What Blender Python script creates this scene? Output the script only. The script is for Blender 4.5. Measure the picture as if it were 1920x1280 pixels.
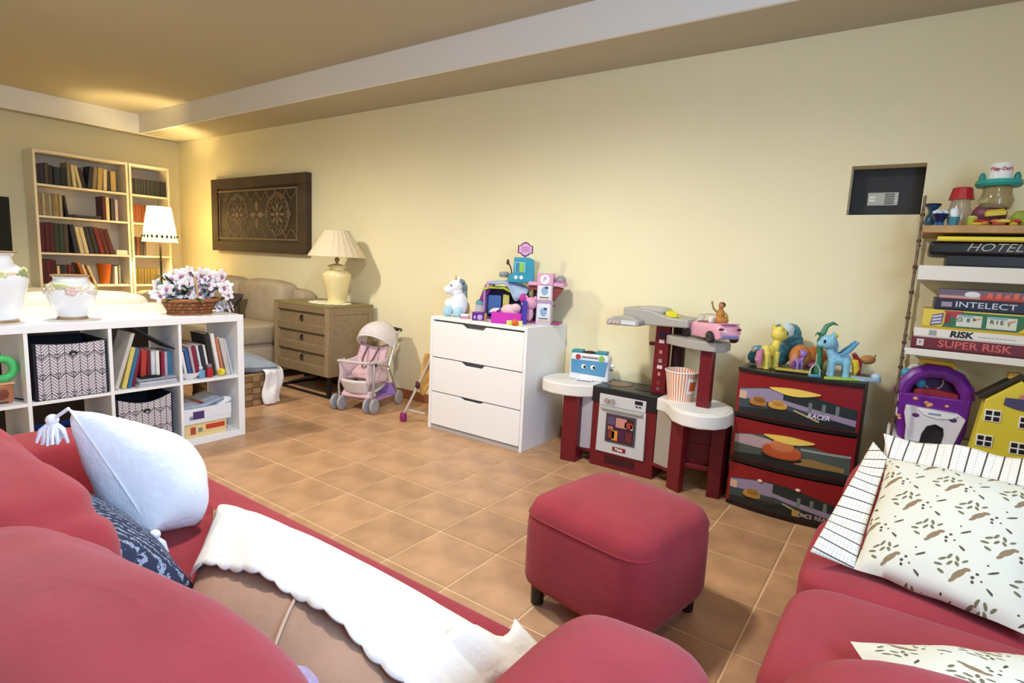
import bpy, bmesh, math, random
from mathutils import Vector, Matrix, Euler
random.seed(7)
for o in list(bpy.data.objects): bpy.data.objects.remove(o)
SC = bpy.context.scene
COL = SC.collection
PI = math.pi

# ------------------------------------------------------------------ camera
cam = bpy.data.cameras.new('camera'); cam.sensor_width = 36; cam.lens = 1060.6/1920*36; cam.clip_start = 0.02
camo = bpy.data.objects.new('camera', cam); COL.objects.link(camo)
RIGHT = Vector((0.8150, 0.5775, 0.0476)); DOWN = Vector((0.1179, -0.0864, -0.9893)); FWD = Vector((-0.5676, 0.8117, -0.1382))
RIGHT.normalize(); FWD.normalize(); DOWN = FWD.cross(RIGHT); DOWN.normalize(); RIGHT = DOWN.cross(FWD)
mw = Matrix((RIGHT, -DOWN, -FWD)).transposed().to_4x4(); mw.translation = Vector((2.169, -1.4413, 1.1705))
camo.matrix_world = mw
SC.camera = camo
# ------------------------------------------------------------------ view and world
SC.view_settings.view_transform = 'Standard'; SC.view_settings.look = 'None'
SC.view_settings.gamma = 1; SC.view_settings.use_curve_mapping = False
SC.view_settings.exposure = 0.56
wd = bpy.data.worlds.new('world'); SC.world = wd; wd.use_nodes = True
wd.node_tree.nodes['Background'].inputs[0].default_value = (0.75, 0.85, 1.0, 1)
wd.node_tree.nodes['Background'].inputs[1].default_value = 1.0
# ------------------------------------------------------------------ lights
def lamp(name, kind, loc, power, col, size=.1, rot=None, spot=None, sy=None):
    l = bpy.data.lights.new(name, kind); l.energy = power; l.color = col
    if kind == 'AREA':
        l.size = size
        if sy: l.shape = 'RECTANGLE'; l.size_y = sy
    else: l.shadow_soft_size = size
    if kind == 'SPOT': l.spot_size = spot; l.spot_blend = .6
    o = bpy.data.objects.new(name, l); COL.objects.link(o); o.location = loc
    if rot: o.rotation_euler = rot
    return o
WIN = (-2.0, -.5, 1.0, 2.15)     # the window behind the camera, in the right wall: y0, y1, z0, z1
FRONT_Y, WIN_X = -2.9, 3.3
lamp('daylight', 'AREA', (WIN_X-.03, (WIN[0]+WIN[1])/2, (WIN[2]+WIN[3])/2), 54, (.42, .66, 1.0), WIN[3]-WIN[2], (0, PI/2, 0), sy=WIN[1]-WIN[0])
lamp('ceiling_lamp_light_far', 'SPOT', (-1.75, -.3, 2.40), 105, (1, .92, .76), .10, (0, 0, 0), math.radians(175))
lamp('ceiling_lamp_light_middle', 'SPOT', (.65, -.15, 2.40), 95, (1.0, .98, .93), .10, (0, 0, 0), math.radians(170))
lamp('ceiling_lamp_light_near', 'SPOT', (2.6, -.2, 2.40), 9, (1.0, .92, .80), .10, (0, 0, 0), math.radians(170))

# ------------------------------------------------------------------ materials
MATS = {}
def lin(c): 
    c = c/255
    return c/12.92 if c <= .04045 else ((c+.055)/1.055)**2.4
def rgb(h):
    if isinstance(h, str):
        h = h.lstrip('#'); h = [int(h[i:i+2], 16) for i in (0, 2, 4)]
    return (lin(h[0]), lin(h[1]), lin(h[2]), 1)
def mat(h, rough=.55, metal=0, noise=None, bump=None, spec=.4, trans=0, emit=None, sheen=0, alpha=1, rnd=0, coat=0):
    key = (str(h), rough, metal, noise, bump, spec, trans, emit, sheen, alpha, rnd, coat)
    if key in MATS: return MATS[key]
    m = bpy.data.materials.new('mat_%s' % str(h).strip('#').replace(' ', '')); m.use_nodes = True
    nt = m.node_tree; b = nt.nodes['Principled BSDF']
    b.inputs['Base Color'].default_value = rgb(h); b.inputs['Roughness'].default_value = rough
    b.inputs['Metallic'].default_value = metal; b.inputs['Specular IOR Level'].default_value = spec
    if trans: b.inputs['Transmission Weight'].default_value = trans
    if sheen: b.inputs['Sheen Weight'].default_value = sheen; b.inputs['Sheen Roughness'].default_value = .5
    if coat: b.inputs['Coat Weight'].default_value = coat
    if emit: b.inputs['Emission Color'].default_value = rgb(emit[0]); b.inputs['Emission Strength'].default_value = emit[1]
    if alpha < 1: b.inputs['Alpha'].default_value = alpha
    L = nt.links.new
    tc = nt.nodes.new('ShaderNodeTexCoord')
    if noise:
        n = nt.nodes.new('ShaderNodeTexNoise'); n.inputs['Scale'].default_value = noise[0]; n.inputs['Detail'].default_value = 4
        if len(noise) > 2:
            mp = nt.nodes.new('ShaderNodeMapping'); mp.inputs['Scale'].default_value = noise[2]
            L(tc.outputs['Object'], mp.inputs[0]); L(mp.outputs[0], n.inputs['Vector'])
        else: L(tc.outputs['Object'], n.inputs['Vector'])
        mr = nt.nodes.new('ShaderNodeMapRange'); mr.inputs[1].default_value = .3; mr.inputs[2].default_value = .7
        mr.inputs[3].default_value = 1-noise[1]; mr.inputs[4].default_value = 1+noise[1]*.6
        L(n.outputs[0], mr.inputs[0])
        hs = nt.nodes.new('ShaderNodeHueSaturation'); hs.inputs['Color'].default_value = rgb(h); L(mr.outputs[0], hs.inputs['Value'])
        L(hs.outputs[0], b.inputs['Base Color'])
        if rnd:
            oi = nt.nodes.new('ShaderNodeObjectInfo'); m2 = nt.nodes.new('ShaderNodeMath'); m2.operation = 'MULTIPLY_ADD'
            m2.inputs[1].default_value = rnd*2; m2.inputs[2].default_value = -rnd; L(oi.outputs['Random'], m2.inputs[0])
            ad = nt.nodes.new('ShaderNodeMath'); ad.operation = 'ADD'; L(mr.outputs[0], ad.inputs[0]); L(m2.outputs[0], ad.inputs[1])
            L(ad.outputs[0], hs.inputs['Value'])
    if bump:
        n = nt.nodes.new('ShaderNodeTexNoise'); n.inputs['Scale'].default_value = bump[0]; n.inputs['Detail'].default_value = 5
        L(tc.outputs['Object'], n.inputs['Vector'])
        bp = nt.nodes.new('ShaderNodeBump'); bp.inputs['Strength'].default_value = bump[1]; bp.inputs['Distance'].default_value = .01
        L(n.outputs[0], bp.inputs['Height']); L(bp.outputs[0], b.inputs['Normal'])
    MATS[key] = m
    return m
class NG:
    """small node-graph helper for procedural prints"""
    def __init__(s, m): s.nt = m.node_tree
    def n(s, op, *a):
        d = s.nt.nodes.new('ShaderNodeMath'); d.operation = op
        for i, x in enumerate(a):
            if isinstance(x, (int, float)): d.inputs[i].default_value = x
            else: s.nt.links.new(x, d.inputs[i])
        return d.outputs[0]
    def xyz(s, out='Object'):
        t = s.nt.nodes.new('ShaderNodeTexCoord'); p = s.nt.nodes.new('ShaderNodeSeparateXYZ'); s.nt.links.new(t.outputs[out], p.inputs[0]); return p.outputs
    def uv(s):
        t = s.nt.nodes.new('ShaderNodeTexCoord'); p = s.nt.nodes.new('ShaderNodeSeparateXYZ'); s.nt.links.new(t.outputs['UV'], p.inputs[0]); return p.outputs
    def mix(s, f, a, b):
        d = s.nt.nodes.new('ShaderNodeMix'); d.data_type = 'RGBA'; s.nt.links.new(f, d.inputs[0])
        for i, x in ((6, a), (7, b)):
            if isinstance(x, (tuple, list)): d.inputs[i].default_value = x
            else: s.nt.links.new(x, d.inputs[i])
        return d.outputs[2]
    def color(s, c): s.nt.links.new(c, s.nt.nodes['Principled BSDF'].inputs['Base Color'])

# ------------------------------------------------------------------ mesh helpers
class MB:
    def __init__(s): s.v = []; s.f = []; s.m = []; s.uv = None
    def add(s, vs, fs, mi=0):
        o = len(s.v); s.v += [tuple(p) for p in vs]; s.f += [tuple(i+o for i in f) for f in fs]; s.m += [mi]*len(fs); return s
    def box(s, x0, x1, y0, y1, z0, z1, mi=0, M=None):
        vs = [Vector((x, y, z)) for z in (z0, z1) for y in (y0, y1) for x in (x0, x1)]
        if M: vs = [M @ p for p in vs]
        return s.add(vs, [(0, 2, 3, 1), (4, 5, 7, 6), (0, 1, 5, 4), (2, 6, 7, 3), (0, 4, 6, 2), (1, 3, 7, 5)], mi)
    def prism(s, poly, a, b, axis='z', mi=0, M=None):
        n = len(poly)
        def P(p, h): return {'z': (p[0], p[1], h), 'y': (p[0], h, p[1]), 'x': (h, p[0], p[1])}[axis]
        vs = [Vector(P(p, a)) for p in poly]+[Vector(P(p, b)) for p in poly]
        if M: vs = [M @ p for p in vs]
        return s.add(vs, [tuple(range(n))[::-1], tuple(range(n, 2*n))]+[(i, (i+1) % n, n+(i+1) % n, n+i) for i in range(n)], mi)
    def cyl(s, p0, p1, r0, r1=None, n=14, mi=0):
        r1 = r0 if r1 is None else r1
        return s.tube([p0, p1], [r0, r1], n, mi)
    def tube(s, pts, r, n=8, mi=0, closed=False):
        pts = [Vector(p) for p in pts]; k = len(pts)
        rs = r if isinstance(r, (list, tuple)) else [r]*k
        vs = []; up = None
        for i, p in enumerate(pts):
            if closed: t = pts[(i+1) % k]-pts[i-1]
            else: t = pts[min(i+1, k-1)]-pts[max(i-1, 0)]
            t.normalize()
            if up is None: up = Vector((0, 0, 1)) if abs(t.z) < .9 else Vector((1, 0, 0))
            a = up-t*up.dot(t)
            if a.length < 1e-4: a = t.orthogonal()
            a.normalize(); up = a; b = t.cross(a)
            vs += [p+(a*math.cos(2*PI*j/n)+b*math.sin(2*PI*j/n))*rs[i] for j in range(n)]
        fs = []
        for i in range(k if closed else k-1):
            i2 = (i+1) % k
            fs += [(i*n+j, i*n+(j+1) % n, i2*n+(j+1) % n, i2*n+j) for j in range(n)]
        if not closed: fs += [tuple(range(n))[::-1], tuple((k-1)*n+j for j in range(n))]
        return s.add(vs, fs, mi)
    def lathe(s, prof, n=28, c=(0, 0, 0), mi=0, arc=2*PI, sx=1, sy=1):
        vs = []; k = len(prof)
        for r, z in prof: vs += [(c[0]+sx*r*math.cos(2*PI*j/n), c[1]+sy*r*math.sin(2*PI*j/n), c[2]+z) for j in range(n)]
        fs = [(i*n+j, i*n+(j+1) % n, (i+1)*n+(j+1) % n, (i+1)*n+j) for i in range(k-1) for j in range(n)]
        if prof[0][0] > 0: fs.append(tuple(range(n))[::-1])
        if prof[-1][0] > 0: fs.append(tuple((k-1)*n+j for j in range(n)))
        return s.add(vs, fs, mi)
    def ell(s, c, r, n=16, m=10, mi=0, M=None, e=1.0, e2=None):
        e2 = e if e2 is None else e2
        if isinstance(r, (int, float)): r = (r, r, r)
        sg = lambda x, p: math.copysign(abs(x)**p, x)
        vs = []
        for i in range(m+1):
            t = -PI/2+PI*i/m
            for j in range(n):
                a = 2*PI*j/n
                p = Vector((r[0]*sg(math.cos(t), e2)*sg(math.cos(a), e), r[1]*sg(math.cos(t), e2)*sg(math.sin(a), e), r[2]*sg(math.sin(t), e2)))
                if M: p = M.to_3x3() @ p
                vs.append(p+Vector(c))
        return s.add(vs, [(i*n+j, i*n+(j+1) % n, (i+1)*n+(j+1) % n, (i+1)*n+j) for i in range(m) for j in range(n)], mi)
    def torus(s, c, R, r, n=24, k=8, axis='z', mi=0, sx=1, sy=1):
        pts = []
        for j in range(n):
            a = 2*PI*j/n; x, y = sx*R*math.cos(a), sy*R*math.sin(a)
            pts.append({'z': (c[0]+x, c[1]+y, c[2]), 'y': (c[0]+x, c[1], c[2]+y), 'x': (c[0], c[1]+x, c[2]+y)}[axis])
        return s.tube(pts, r, k, mi, closed=True)
    def grid(s, fn, nu, nv, mi=0, flip=False):
        vs = [fn(u/nu, v/nv) for v in range(nv+1) for u in range(nu+1)]; w = nu+1
        fs = [(v*w+u, v*w+u+1, (v+1)*w+u+1, (v+1)*w+u) for v in range(nv) for u in range(nu)]
        if flip: fs = [f[::-1] for f in fs]
        return s.add(vs, fs, mi)
    def jig(s, amp, sc=6, seed=0):
        from mathutils import noise
        s.v = [tuple(Vector(p)+Vector(noise.noise_vector(Vector(p)*sc+Vector((seed, 0, 0))))*amp) for p in s.v]
        return s
    def mesh(s, name, ms, smooth=False, ang=35):
        me = bpy.data.meshes.new(name); me.from_pydata(s.v, [], s.f)
        if any(s.m): me.polygons.foreach_set('material_index', s.m)
        bm = bmesh.new(); bm.from_mesh(me); bmesh.ops.remove_doubles(bm, verts=bm.verts, dist=1e-6)
        bmesh.ops.recalc_face_normals(bm, faces=bm.faces); bm.to_mesh(me); bm.free()
        if not isinstance(ms, (list, tuple)): ms = [ms]
        for m in ms: me.materials.append(m)
        if smooth:
            me.polygons.foreach_set('use_smooth', [True]*len(me.polygons)); me.set_sharp_from_angle(angle=math.radians(ang))
        me.update()
        return me
    def build(s, name, ms, parent=None, smooth=False, bevel=0, loc=(0, 0, 0), rot=None, sub=0, seg=2, ang=35, label=None, kind=None):
        o = bpy.data.objects.new(name, s.mesh(name, ms, smooth or bevel > 0, ang)); COL.objects.link(o)
        o.location = loc
        if rot: o.rotation_euler = rot
        if parent: o.parent = parent
        if bevel:
            b = o.modifiers.new('bevel', 'BEVEL'); b.width = bevel; b.segments = seg; b.limit_method = 'ANGLE'; b.angle_limit = math.radians(40)
        if sub:
            b = o.modifiers.new('subsurf', 'SUBSURF'); b.levels = sub; b.render_levels = sub
        if label: o['label'] = label
        if kind: o['kind'] = kind
        return o
def tag(o, label, cat, group=None):
    o['label'] = label; o['category'] = cat
    if group: o['group'] = group
    return o
def thing(name, label, cat, loc=(0, 0, 0), rz=0, group=None, rot=None):
    o = bpy.data.objects.new(name, None); COL.objects.link(o); o.empty_display_size = .05
    o.location = loc; o.rotation_euler = rot or (0, 0, rz)
    return tag(o, label, cat, group)
def struct(o): o['kind'] = 'structure'; return o
def dup(o, parent, loc, rot=None, scale=None):
    c = o.copy(); COL.objects.link(c); c.parent = parent; c.location = loc
    if rot: c.rotation_euler = rot
    if scale: c.scale = (scale, scale, scale) if isinstance(scale, (int, float)) else scale
    return c
def put(name, me, parent, loc, rot=None, scale=None):
    o = bpy.data.objects.new(name, me); COL.objects.link(o); o.parent = parent; o.location = loc
    if rot: o.rotation_euler = rot
    if scale: o.scale = (scale, scale, scale) if isinstance(scale, (int, float)) else scale
    return o
FRONTROT = (PI/2, 0, 0)           # lettering on a face that looks towards -y
SIDEROT = (PI/2, 0, PI/2)         # lettering on a face that looks towards +x
def text(s, size, m, parent, loc, rot=FRONTROT, name='lettering', ex=.0006, shear=0, bold=0, sx=1, align='CENTER'):
    c = bpy.data.curves.new('txt', 'FONT'); c.body = s; c.size = size; c.extrude = ex; c.shear = shear; c.offset = bold
    c.align_x = align; c.align_y = 'CENTER'; c.resolution_u = 3
    t = bpy.data.objects.new('txt', c); COL.objects.link(t)
    bpy.context.view_layer.update()
    me = bpy.data.meshes.new_from_object(t.evaluated_get(bpy.context.evaluated_depsgraph_get()))
    bpy.data.objects.remove(t); bpy.data.curves.remove(c)
    me.materials.clear(); me.materials.append(m)
    o = bpy.data.objects.new(name, me); COL.objects.link(o); o.parent = parent; o.location = loc; o.rotation_euler = rot; o.scale = (sx, 1, 1)
    return o
def pillow_fn(A, B, C, D, t, side, p=.45, pinch=.07, bias=1.0):
    """surface of a stuffed cushion spanned by four corners"""
    A, B, C, D = map(Vector, (A, B, C, D)); nrm = (C-A).cross(D-B).normalized()
    def fn(u, v):
        a, b = 2*u-1, 2*v-1
        k = pinch
        a2 = a*(1-k*(1-b*b)); b2 = b*(1-k*(1-a*a))
        uu, vv = (a2+1)/2, (b2+1)/2
        q = A*(1-uu)*(1-vv)+B*uu*(1-vv)+C*uu*vv+D*(1-uu)*vv
        h = max((1-a*a), 0)**p*max((1-b*b), 0)**p
        return q+nrm*(side*t*h*(bias if side > 0 else 1))
    return fn
def pillow(A, B, C, D, t, n=20, wr=.004, seed=0, **k):
    m = MB(); m.grid(pillow_fn(A, B, C, D, t, 1, **k), n, n); m.grid(pillow_fn(A, B, C, D, t, -1, **k), n, n, flip=True)
    if wr: m.jig(wr, 14, seed); 
    return m

# ------------------------------------------------------------------ common materials
WALL = mat('#f1e8c3', .9, noise=(1.2, .035), bump=(220, .10), spec=.15)
CEIL = mat('#bcb5a0', .95, noise=(1.0, .02), bump=(180, .06), spec=.1)
WHITEPAINT = mat('#f1f0ee', .8, bump=(200, .05), spec=.2)
WHITE = mat('#f4f4f5', .42, spec=.45)
CREAMWOOD = mat('#efe4cc', .5)
BLACK = mat('#141315', .45)
RED = mat('#9a363e', .9, noise=(9, .10), bump=(60, .12), spec=.12, sheen=.12)
CHROME = mat('#c9c9cc', .25, metal=1)
GREYMETAL = mat('#b7b6b3', .4, metal=.6)

# ================================================================== THE ROOM
W, XE, XR, H, HC = 1.87, -5.05, 3.3, 2.366, 2.565
# floor: grout bed and terracotta tiles
floor = struct(MB().box(XE, XR, FRONT_Y, W, -.06, -.003).build('floor', mat('#e6c79c', .8, noise=(30, .06))))
TP = .307
TILE = mat('#c09570', .36, noise=(5.5, .27), bump=(35, .05), spec=.4, rnd=.07)
def tile_mesh():
    m = MB(); a = TP/2-.0035; b = a-.006
    m.add([(-a, -a, -.005), (a, -a, -.005), (a, a, -.005), (-a, a, -.005), (-a, -a, -.0015), (a, -a, -.0015), (a, a, -.0015), (-a, a, -.0015), (-b, -b, 0), (b, -b, 0), (b, b, 0), (-b, b, 0)],
          [(0, 1, 5, 4), (1, 2, 6, 5), (2, 3, 7, 6), (3, 0, 4, 7), (4, 5, 9, 8), (5, 6, 10, 9), (6, 7, 11, 10), (7, 4, 8, 11), (8, 9, 10, 11)])
    return m
tme = tile_mesh().mesh('tile', TILE)
rest = MB(); near = []
for i in range(-16, 11):
    for j in range(-9, 6):
        x, y = (i+.5)*TP, (j+.5)*TP
        if x-TP/2 < XE or x+TP/2 > XR or y-TP/2 < FRONT_Y or y+TP/2 > W: continue
        d = Vector((x, y, 0))-mw.translation; z = d.dot(FWD)
        px, py = (d.dot(RIGHT)/z, d.dot(DOWN)/z) if z > .1 else (9, 9)
        if z > .1 and abs(px) < 1.05 and py < .75 and (y > -.75): near.append((x, y))
        else:
            t = tile_mesh(); rest.add([(p[0]+x, p[1]+y, p[2]) for p in t.v], t.f)
for x, y in near: put('tile', tme, floor, (x, y, 0))
rest.build('tile_field', TILE, floor, kind='stuff')
# cut tiles along the walls
cut = MB()
for i in range(-17, 11):
    x0, x1 = max(i*TP+.003, XE), min((i+1)*TP-.003, XR)
    if x1 > x0: cut.box(x0, x1, 6*TP+.003, W, -.004, 0)
cut.build('tile_field', TILE, floor, kind='stuff')
# walls
NX0, NX1, NZ0, NZ1 = 1.850, 2.152, 1.484, 1.720        # niche for the wall safe
wb = MB()
wb.box(XE-.15, NX0, W, W+.34, 0, HC).box(NX1, XR+.15, W, W+.34, 0, HC).box(NX0, NX1, W, W+.34, 0, NZ0).box(NX0, NX1, W, W+.34, NZ1, HC)
wb.box(NX0, NX1, W+.27, W+.34, NZ0, NZ1)
wall_back = struct(wb.build('wall_back', WALL))
struct(MB().box(XE-.15, XE, FRONT_Y, W, 0, HC).build('wall_left', WALL))
y0, y1, z0, z1 = WIN
struct(MB().box(XR, XR+.15, FRONT_Y, y0, 0, HC).box(XR, XR+.15, y1, W, 0, HC).box(XR, XR+.15, y0, y1, 0, z0).box(XR, XR+.15, y0, y1, z1, HC).build('wall_right', WALL))
struct(MB().box(XE-.15, XR+.15, FRONT_Y-.15, FRONT_Y, 0, HC).build('wall_front', WALL))
wn = struct(MB().box(XR+.105, XR+.11, y0, y1, z0, z1).build('window_1', mat('#dfe8f2', .05, trans=1.0)))
for a, b, c, d in ((y0, y0+.06, z0, z1), (y1-.06, y1, z0, z1), ((y0+y1)/2-.03, (y0+y1)/2+.03, z0, z1), (y0+.06, y1-.06, z0, z0+.06), (y0+.06, y1-.06, z1-.06, z1)):
    MB().box(XR+.07, XR+.13, a, b, c, d).build('window_frame', WHITE, wn, bevel=.004)
struct(MB().box(XE-.15, XR+.15, FRONT_Y-.15, W+.34, HC, HC+.12).build('ceiling', CEIL))
# dropped border: a fascia with a soffit behind it, along the back wall and the left wall
SY, SX = 1.402, -4.895
sof = struct(MB().box(SX, XR, SY+.02, W, H, HC).build('trim_1', CEIL)); sof['label'] = 'dropped ceiling border along the long wall'
struct(MB().box(SX, XR, SY, SY+.02, H-.002, HC).build('trim_2', WHITEPAINT))
struct(MB().box(XE, SX-.02, FRONT_Y, W, H, HC).build('trim_3', CEIL))
struct(MB().box(SX-.02, SX, FRONT_Y, W, H-.002, HC).build('trim_4', WHITEPAINT))
struct(MB().box(XE, XR, W-.012, W, 0, .075).build('baseboard_back', mat('#9c5f3c', .4, noise=(5, .15)), bevel=.003))
struct(MB().box(XE, XE+.012, FRONT_Y, W-.012, 0, .075).build('baseboard_left', mat('#9c5f3c', .4, noise=(5, .15)), bevel=.003))
# ceiling lamp fixtures (just out of the frame) around the two ceiling lights
for k, (x, y) in enumerate(((-1.75, -.3), (.65, -.15), (2.6, -.2))):
    t = thing('ceiling_lamp', ('round ceiling lamp over the white cube shelf, its glow at the top left', 'round ceiling lamp over the middle of the floor, just above the picture', 'round ceiling lamp over the right red sofa, just above the picture')[k], 'lamp', (x, y, HC), group='round ceiling lamps')
    MB().lathe([(.02, 0), (.16, 0), (.17, -.03), (.15, -.05), (.02, -.05)]).build('lamp_base', WHITE, t, smooth=True)
    MB().lathe([(.14, -.05), (.15, -.06), (.13, -.075), (.0, -.08)]).build('glass_cover', mat('#fff6e0', .4, emit=('#fff0d0', 3)), t, smooth=True)
# wall safe in the niche
t = thing('wall_safe', 'dark grey wall safe with silver keypad set into the wall niche', 'safe', (NX0, W, NZ0))
w, h = NX1-NX0, NZ1-NZ0
MB().box(.002, w-.002, .115, .268, .002, h-.002).build('safe_door', mat('#2c2c30', .5, noise=(40, .05)), t, bevel=.003)
kp = MB().box(.075, .205, .110, .116, .055, .120).build('keypad_panel', mat('#b9b8b2', .35, metal=.5), t, bevel=.006, seg=3)
for r in range(5): MB().box(.148, .188, .107, .111, .062+r*.011, .069+r*.011).build('keypad_button', mat('#77756d', .5), kp)
MB().box(.082, .108, .106, .111, .075, .085).build('latch', WHITE, kp); MB().box(.082, .108, .106, .111, .090, .100).build('latch', WHITE, kp)
MB().cyl((.196, .111, .078), (.196, .106, .078), .006).build('knob', CHROME, kp)

# ================================================================== BOOKS
def book(name, label, group, x, y, z, w, h, d, col, axis, lean=0, pages='#e8dcc0', flat=False):
    """a bound book: boards and spine with a page block set in; spine faces +x (axis 'x')"""
    m = MB(); t = max(.002, min(.003, w*.12))
    m.box(-d, 0, 0, t, 0, h).box(-d, 0, w-t, w, 0, h)
    m.prism([(t*.6, 0), (w-t*.6, 0), (w-t*.6, h), (t*.6, h)], -.004, .0025, 'x')
    m.box(-d+.004, -.003, t, w-t, .003, h-.003, mi=1)
    me = m.mesh(name, [mat(col, .55, noise=(25, .12)), mat(pages, .8)])
    o = bpy.data.objects.new(name, me); COL.objects.link(o)
    o.location = (x, y, z)
    if flat: o.rotation_euler = (PI/2, 0, lean); o.location = (x, y+h, z)
    else: o.rotation_euler = (lean, 0, 0)
    return tag(o, label, 'book', group)
ORD = ['first', 'second', 'third', 'fourth', 'fifth', 'sixth', 'seventh', 'eighth', 'ninth', 'tenth', 'eleventh', 'twelfth', 'thirteenth', 'fourteenth', 'fifteenth', 'sixteenth', 'seventeenth', 'eighteenth', 'nineteenth', 'twentieth']
CN = {'#2b2a2c': 'black', '#1d2430': 'navy', '#4a4038': 'dark brown', '#8a7a5a': 'tan', '#d8c79a': 'cream', '#b59a5c': 'ochre', '#4f171b': 'dark red', '#701f22': 'red', '#2f3d2c': 'dark green', '#7c3d1c': 'orange brown', '#5b4a20': 'olive', '#c9c4bc': 'pale grey', '#6a6660': 'grey', '#a8a080': 'beige',
      '#cfd6e0': 'white', '#3b5f9a': 'blue', '#2f6f96': 'teal blue', '#8a1f3a': 'maroon', '#b23a34': 'bright red', '#e8e4dc': 'off white', '#b8a8b8': 'lilac grey', '#d9c46a': 'yellow', '#7a2d52': 'plum', '#c97a5a': 'salmon', '#30303a': 'charcoal', '#b86a3a': 'orange'}
def clash(P, Q):
    """do two convex outlines (side views of books) overlap by more than half a millimetre"""
    for poly in (P, Q):
        for k in range(4):
            ex, ey = poly[(k+1) % 4][0]-poly[k][0], poly[(k+1) % 4][1]-poly[k][1]; n = math.hypot(ex, ey); nx, ny = -ey/n, ex/n
            a = [p[0]*nx+p[1]*ny for p in P]; b = [p[0]*nx+p[1]*ny for p in Q]
            if max(a) < min(b)+.0005 or max(b) < min(a)+.0005: return False
    return True
def row(specs, x, y, z, depth, where, group, ws=1.0):
    """specs: (gap, width, height, colour, lean in degrees); lean > 0 tips the top towards -y; books move along until they clear the ones before"""
    done = []
    for i, s in enumerate(specs):
        g, w, h, c = s[:4]; ln = math.radians(s[4]) if len(s) > 4 else 0
        y += g; w *= ws; wb_ = w*.94
        zz = z+(wb_*math.sin(-ln) if ln < 0 else 0)+.0005
        def outline(yy): return [(yy+a*math.cos(ln)-b*math.sin(ln), zz+a*math.sin(ln)+b*math.cos(ln)) for a, b in ((0, -.0003), (wb_, -.0003), (wb_, h), (0, h))]
        while any(clash(outline(y), q) for q in done): y += .001
        done.append(outline(y))
        book('book', '%s book, %s from the left on %s' % (CN.get(c, 'brown'), ORD[i], where), group, x+random.uniform(-.015, .0), y, zz, wb_, h, depth, c, 'x', ln)
        y += w

# ================================================================== BOOKCASES at the left wall
def bookcase(label, y0, y1, shelves, back_parts=True):
    t = thing('bookcase', label, 'bookcase', (XE+.013, y0, 0)); w = y1-y0; d = .275; T = .022; ht = 2.022
    MB().box(0, d, 0, T, 0, ht).build('side_panel', CREAMWOOD, t, bevel=.002)
    MB().box(0, d, w-T, w, 0, ht).build('side_panel', CREAMWOOD, t, bevel=.002)
    MB().box(0, d-.002, T, w-T, ht-.024, ht-.002).build('top_panel', CREAMWOOD, t, bevel=.002)
    MB().box(.001, .006, T, w-T, .08, ht-.024).build('back_panel', mat('#d9cdbb', .7), t)
    for z in shelves: MB().box(.006, d-.004, T, w-T, z-.02, z).build('shelf', CREAMWOOD, t, bevel=.002)
    MB().box(.01, d-.01, T, w-T, 0, .07).build('plinth', CREAMWOOD, t)
    return t
SH = [.09, .41, .738, 1.052, 1.405, 1.705]
bookcase('wide cream bookcase with mixed old books against the yellow wall', .425, 1.225, SH)
bookcase('narrow cream bookcase beside the yellow corner, behind the lit lamp', 1.235, 1.635, SH)
BX = XE+.013+.255; G1 = 'books in the wide bookcase'; G2 = 'books in the narrow bookcase'
y0 = .452
row([(.0, .03, .185, '#2b2a2c'), (0, .03, .19, '#30303a'), (0, .03, .2, '#4a4038'), (.002, .03, .185, '#2b2a2c'), (.004, .05, .175, '#1d2430'), (0, .045, .175, '#1d2430'),
     (.004, .03, .235, '#8a7a5a'), (.0, .028, .215, '#d8c79a', 4), (.0, .025, .215, '#d8c79a', 10), (.0, .03, .2, '#2b2a2c', 11),
     (.004, .035, .225, '#30303a', -8), (.0, .035, .22, '#8a7a5a', -7), (.0, .042, .225, '#b59a5c', -5), (.0, .03, .215, '#d8c79a', -2), (.0, .03, .2, '#2b2a2c'), (.0, .045, .205, '#b59a5c')], BX, y0, SH[5], .17, 'the top shelf of the wide bookcase', G1, 1.1)
row([(0, .027, .215, '#8a7a5a'), (0, .027, .21, '#a8a080'), (0, .027, .215, '#8a7a5a'), (0, .027, .21, '#a8a080'), (0, .027, .215, '#8a7a5a'), (0, .027, .21, '#b59a5c'), (.001, .027, .215, '#a8a080'), (.03, .022, .21, '#2b2a2c', 7),
     (.29, .03, .24, '#4f171b'), (.002, .032, .235, '#d8c79a'), (.012, .03, .23, '#30303a'), (.002, .03, .22, '#b8a8b8')], BX, y0+.004, SH[4], .17, 'the second shelf of the wide bookcase', G1)
for k in range(3):
    book('magazine', 'dark thin magazine lying flat, %s of the pile in the wide bookcase' % ['lowest', 'middle', 'topmost'][k], 'flat magazines in the wide bookcase', BX-.02*k, .715+.02*k, SH[4]+.012*k, .012, .24, .19, ['#2b2a2c', '#4a4038', '#6a6660'][k], 'x', flat=True)
row([(0, .03, .285, '#4f171b'), (0, .03, .285, '#4f171b'), (0, .03, .29, '#4f171b'), (0, .032, .285, '#2f3d2c'), (0, .032, .285, '#2f3d2c'), (.002, .03, .285, '#4a4038'), (.045, .03, .285, '#30303a', 7), (.012, .03, .265, '#d8c79a', 9), (.002, .028, .265, '#d8c79a', 10),
     (.008, .034, .27, '#30303a', 11), (.004, .032, .275, '#2b2a2c', 11), (.006, .036, .27, '#701f22', 12), (.004, .034, .265, '#4f171b', 13), (.006, .034, .26, '#4f171b', 14)], BX, y0+.004, SH[3], .18, 'the third shelf of the wide bookcase', G1, 1.22)
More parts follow.
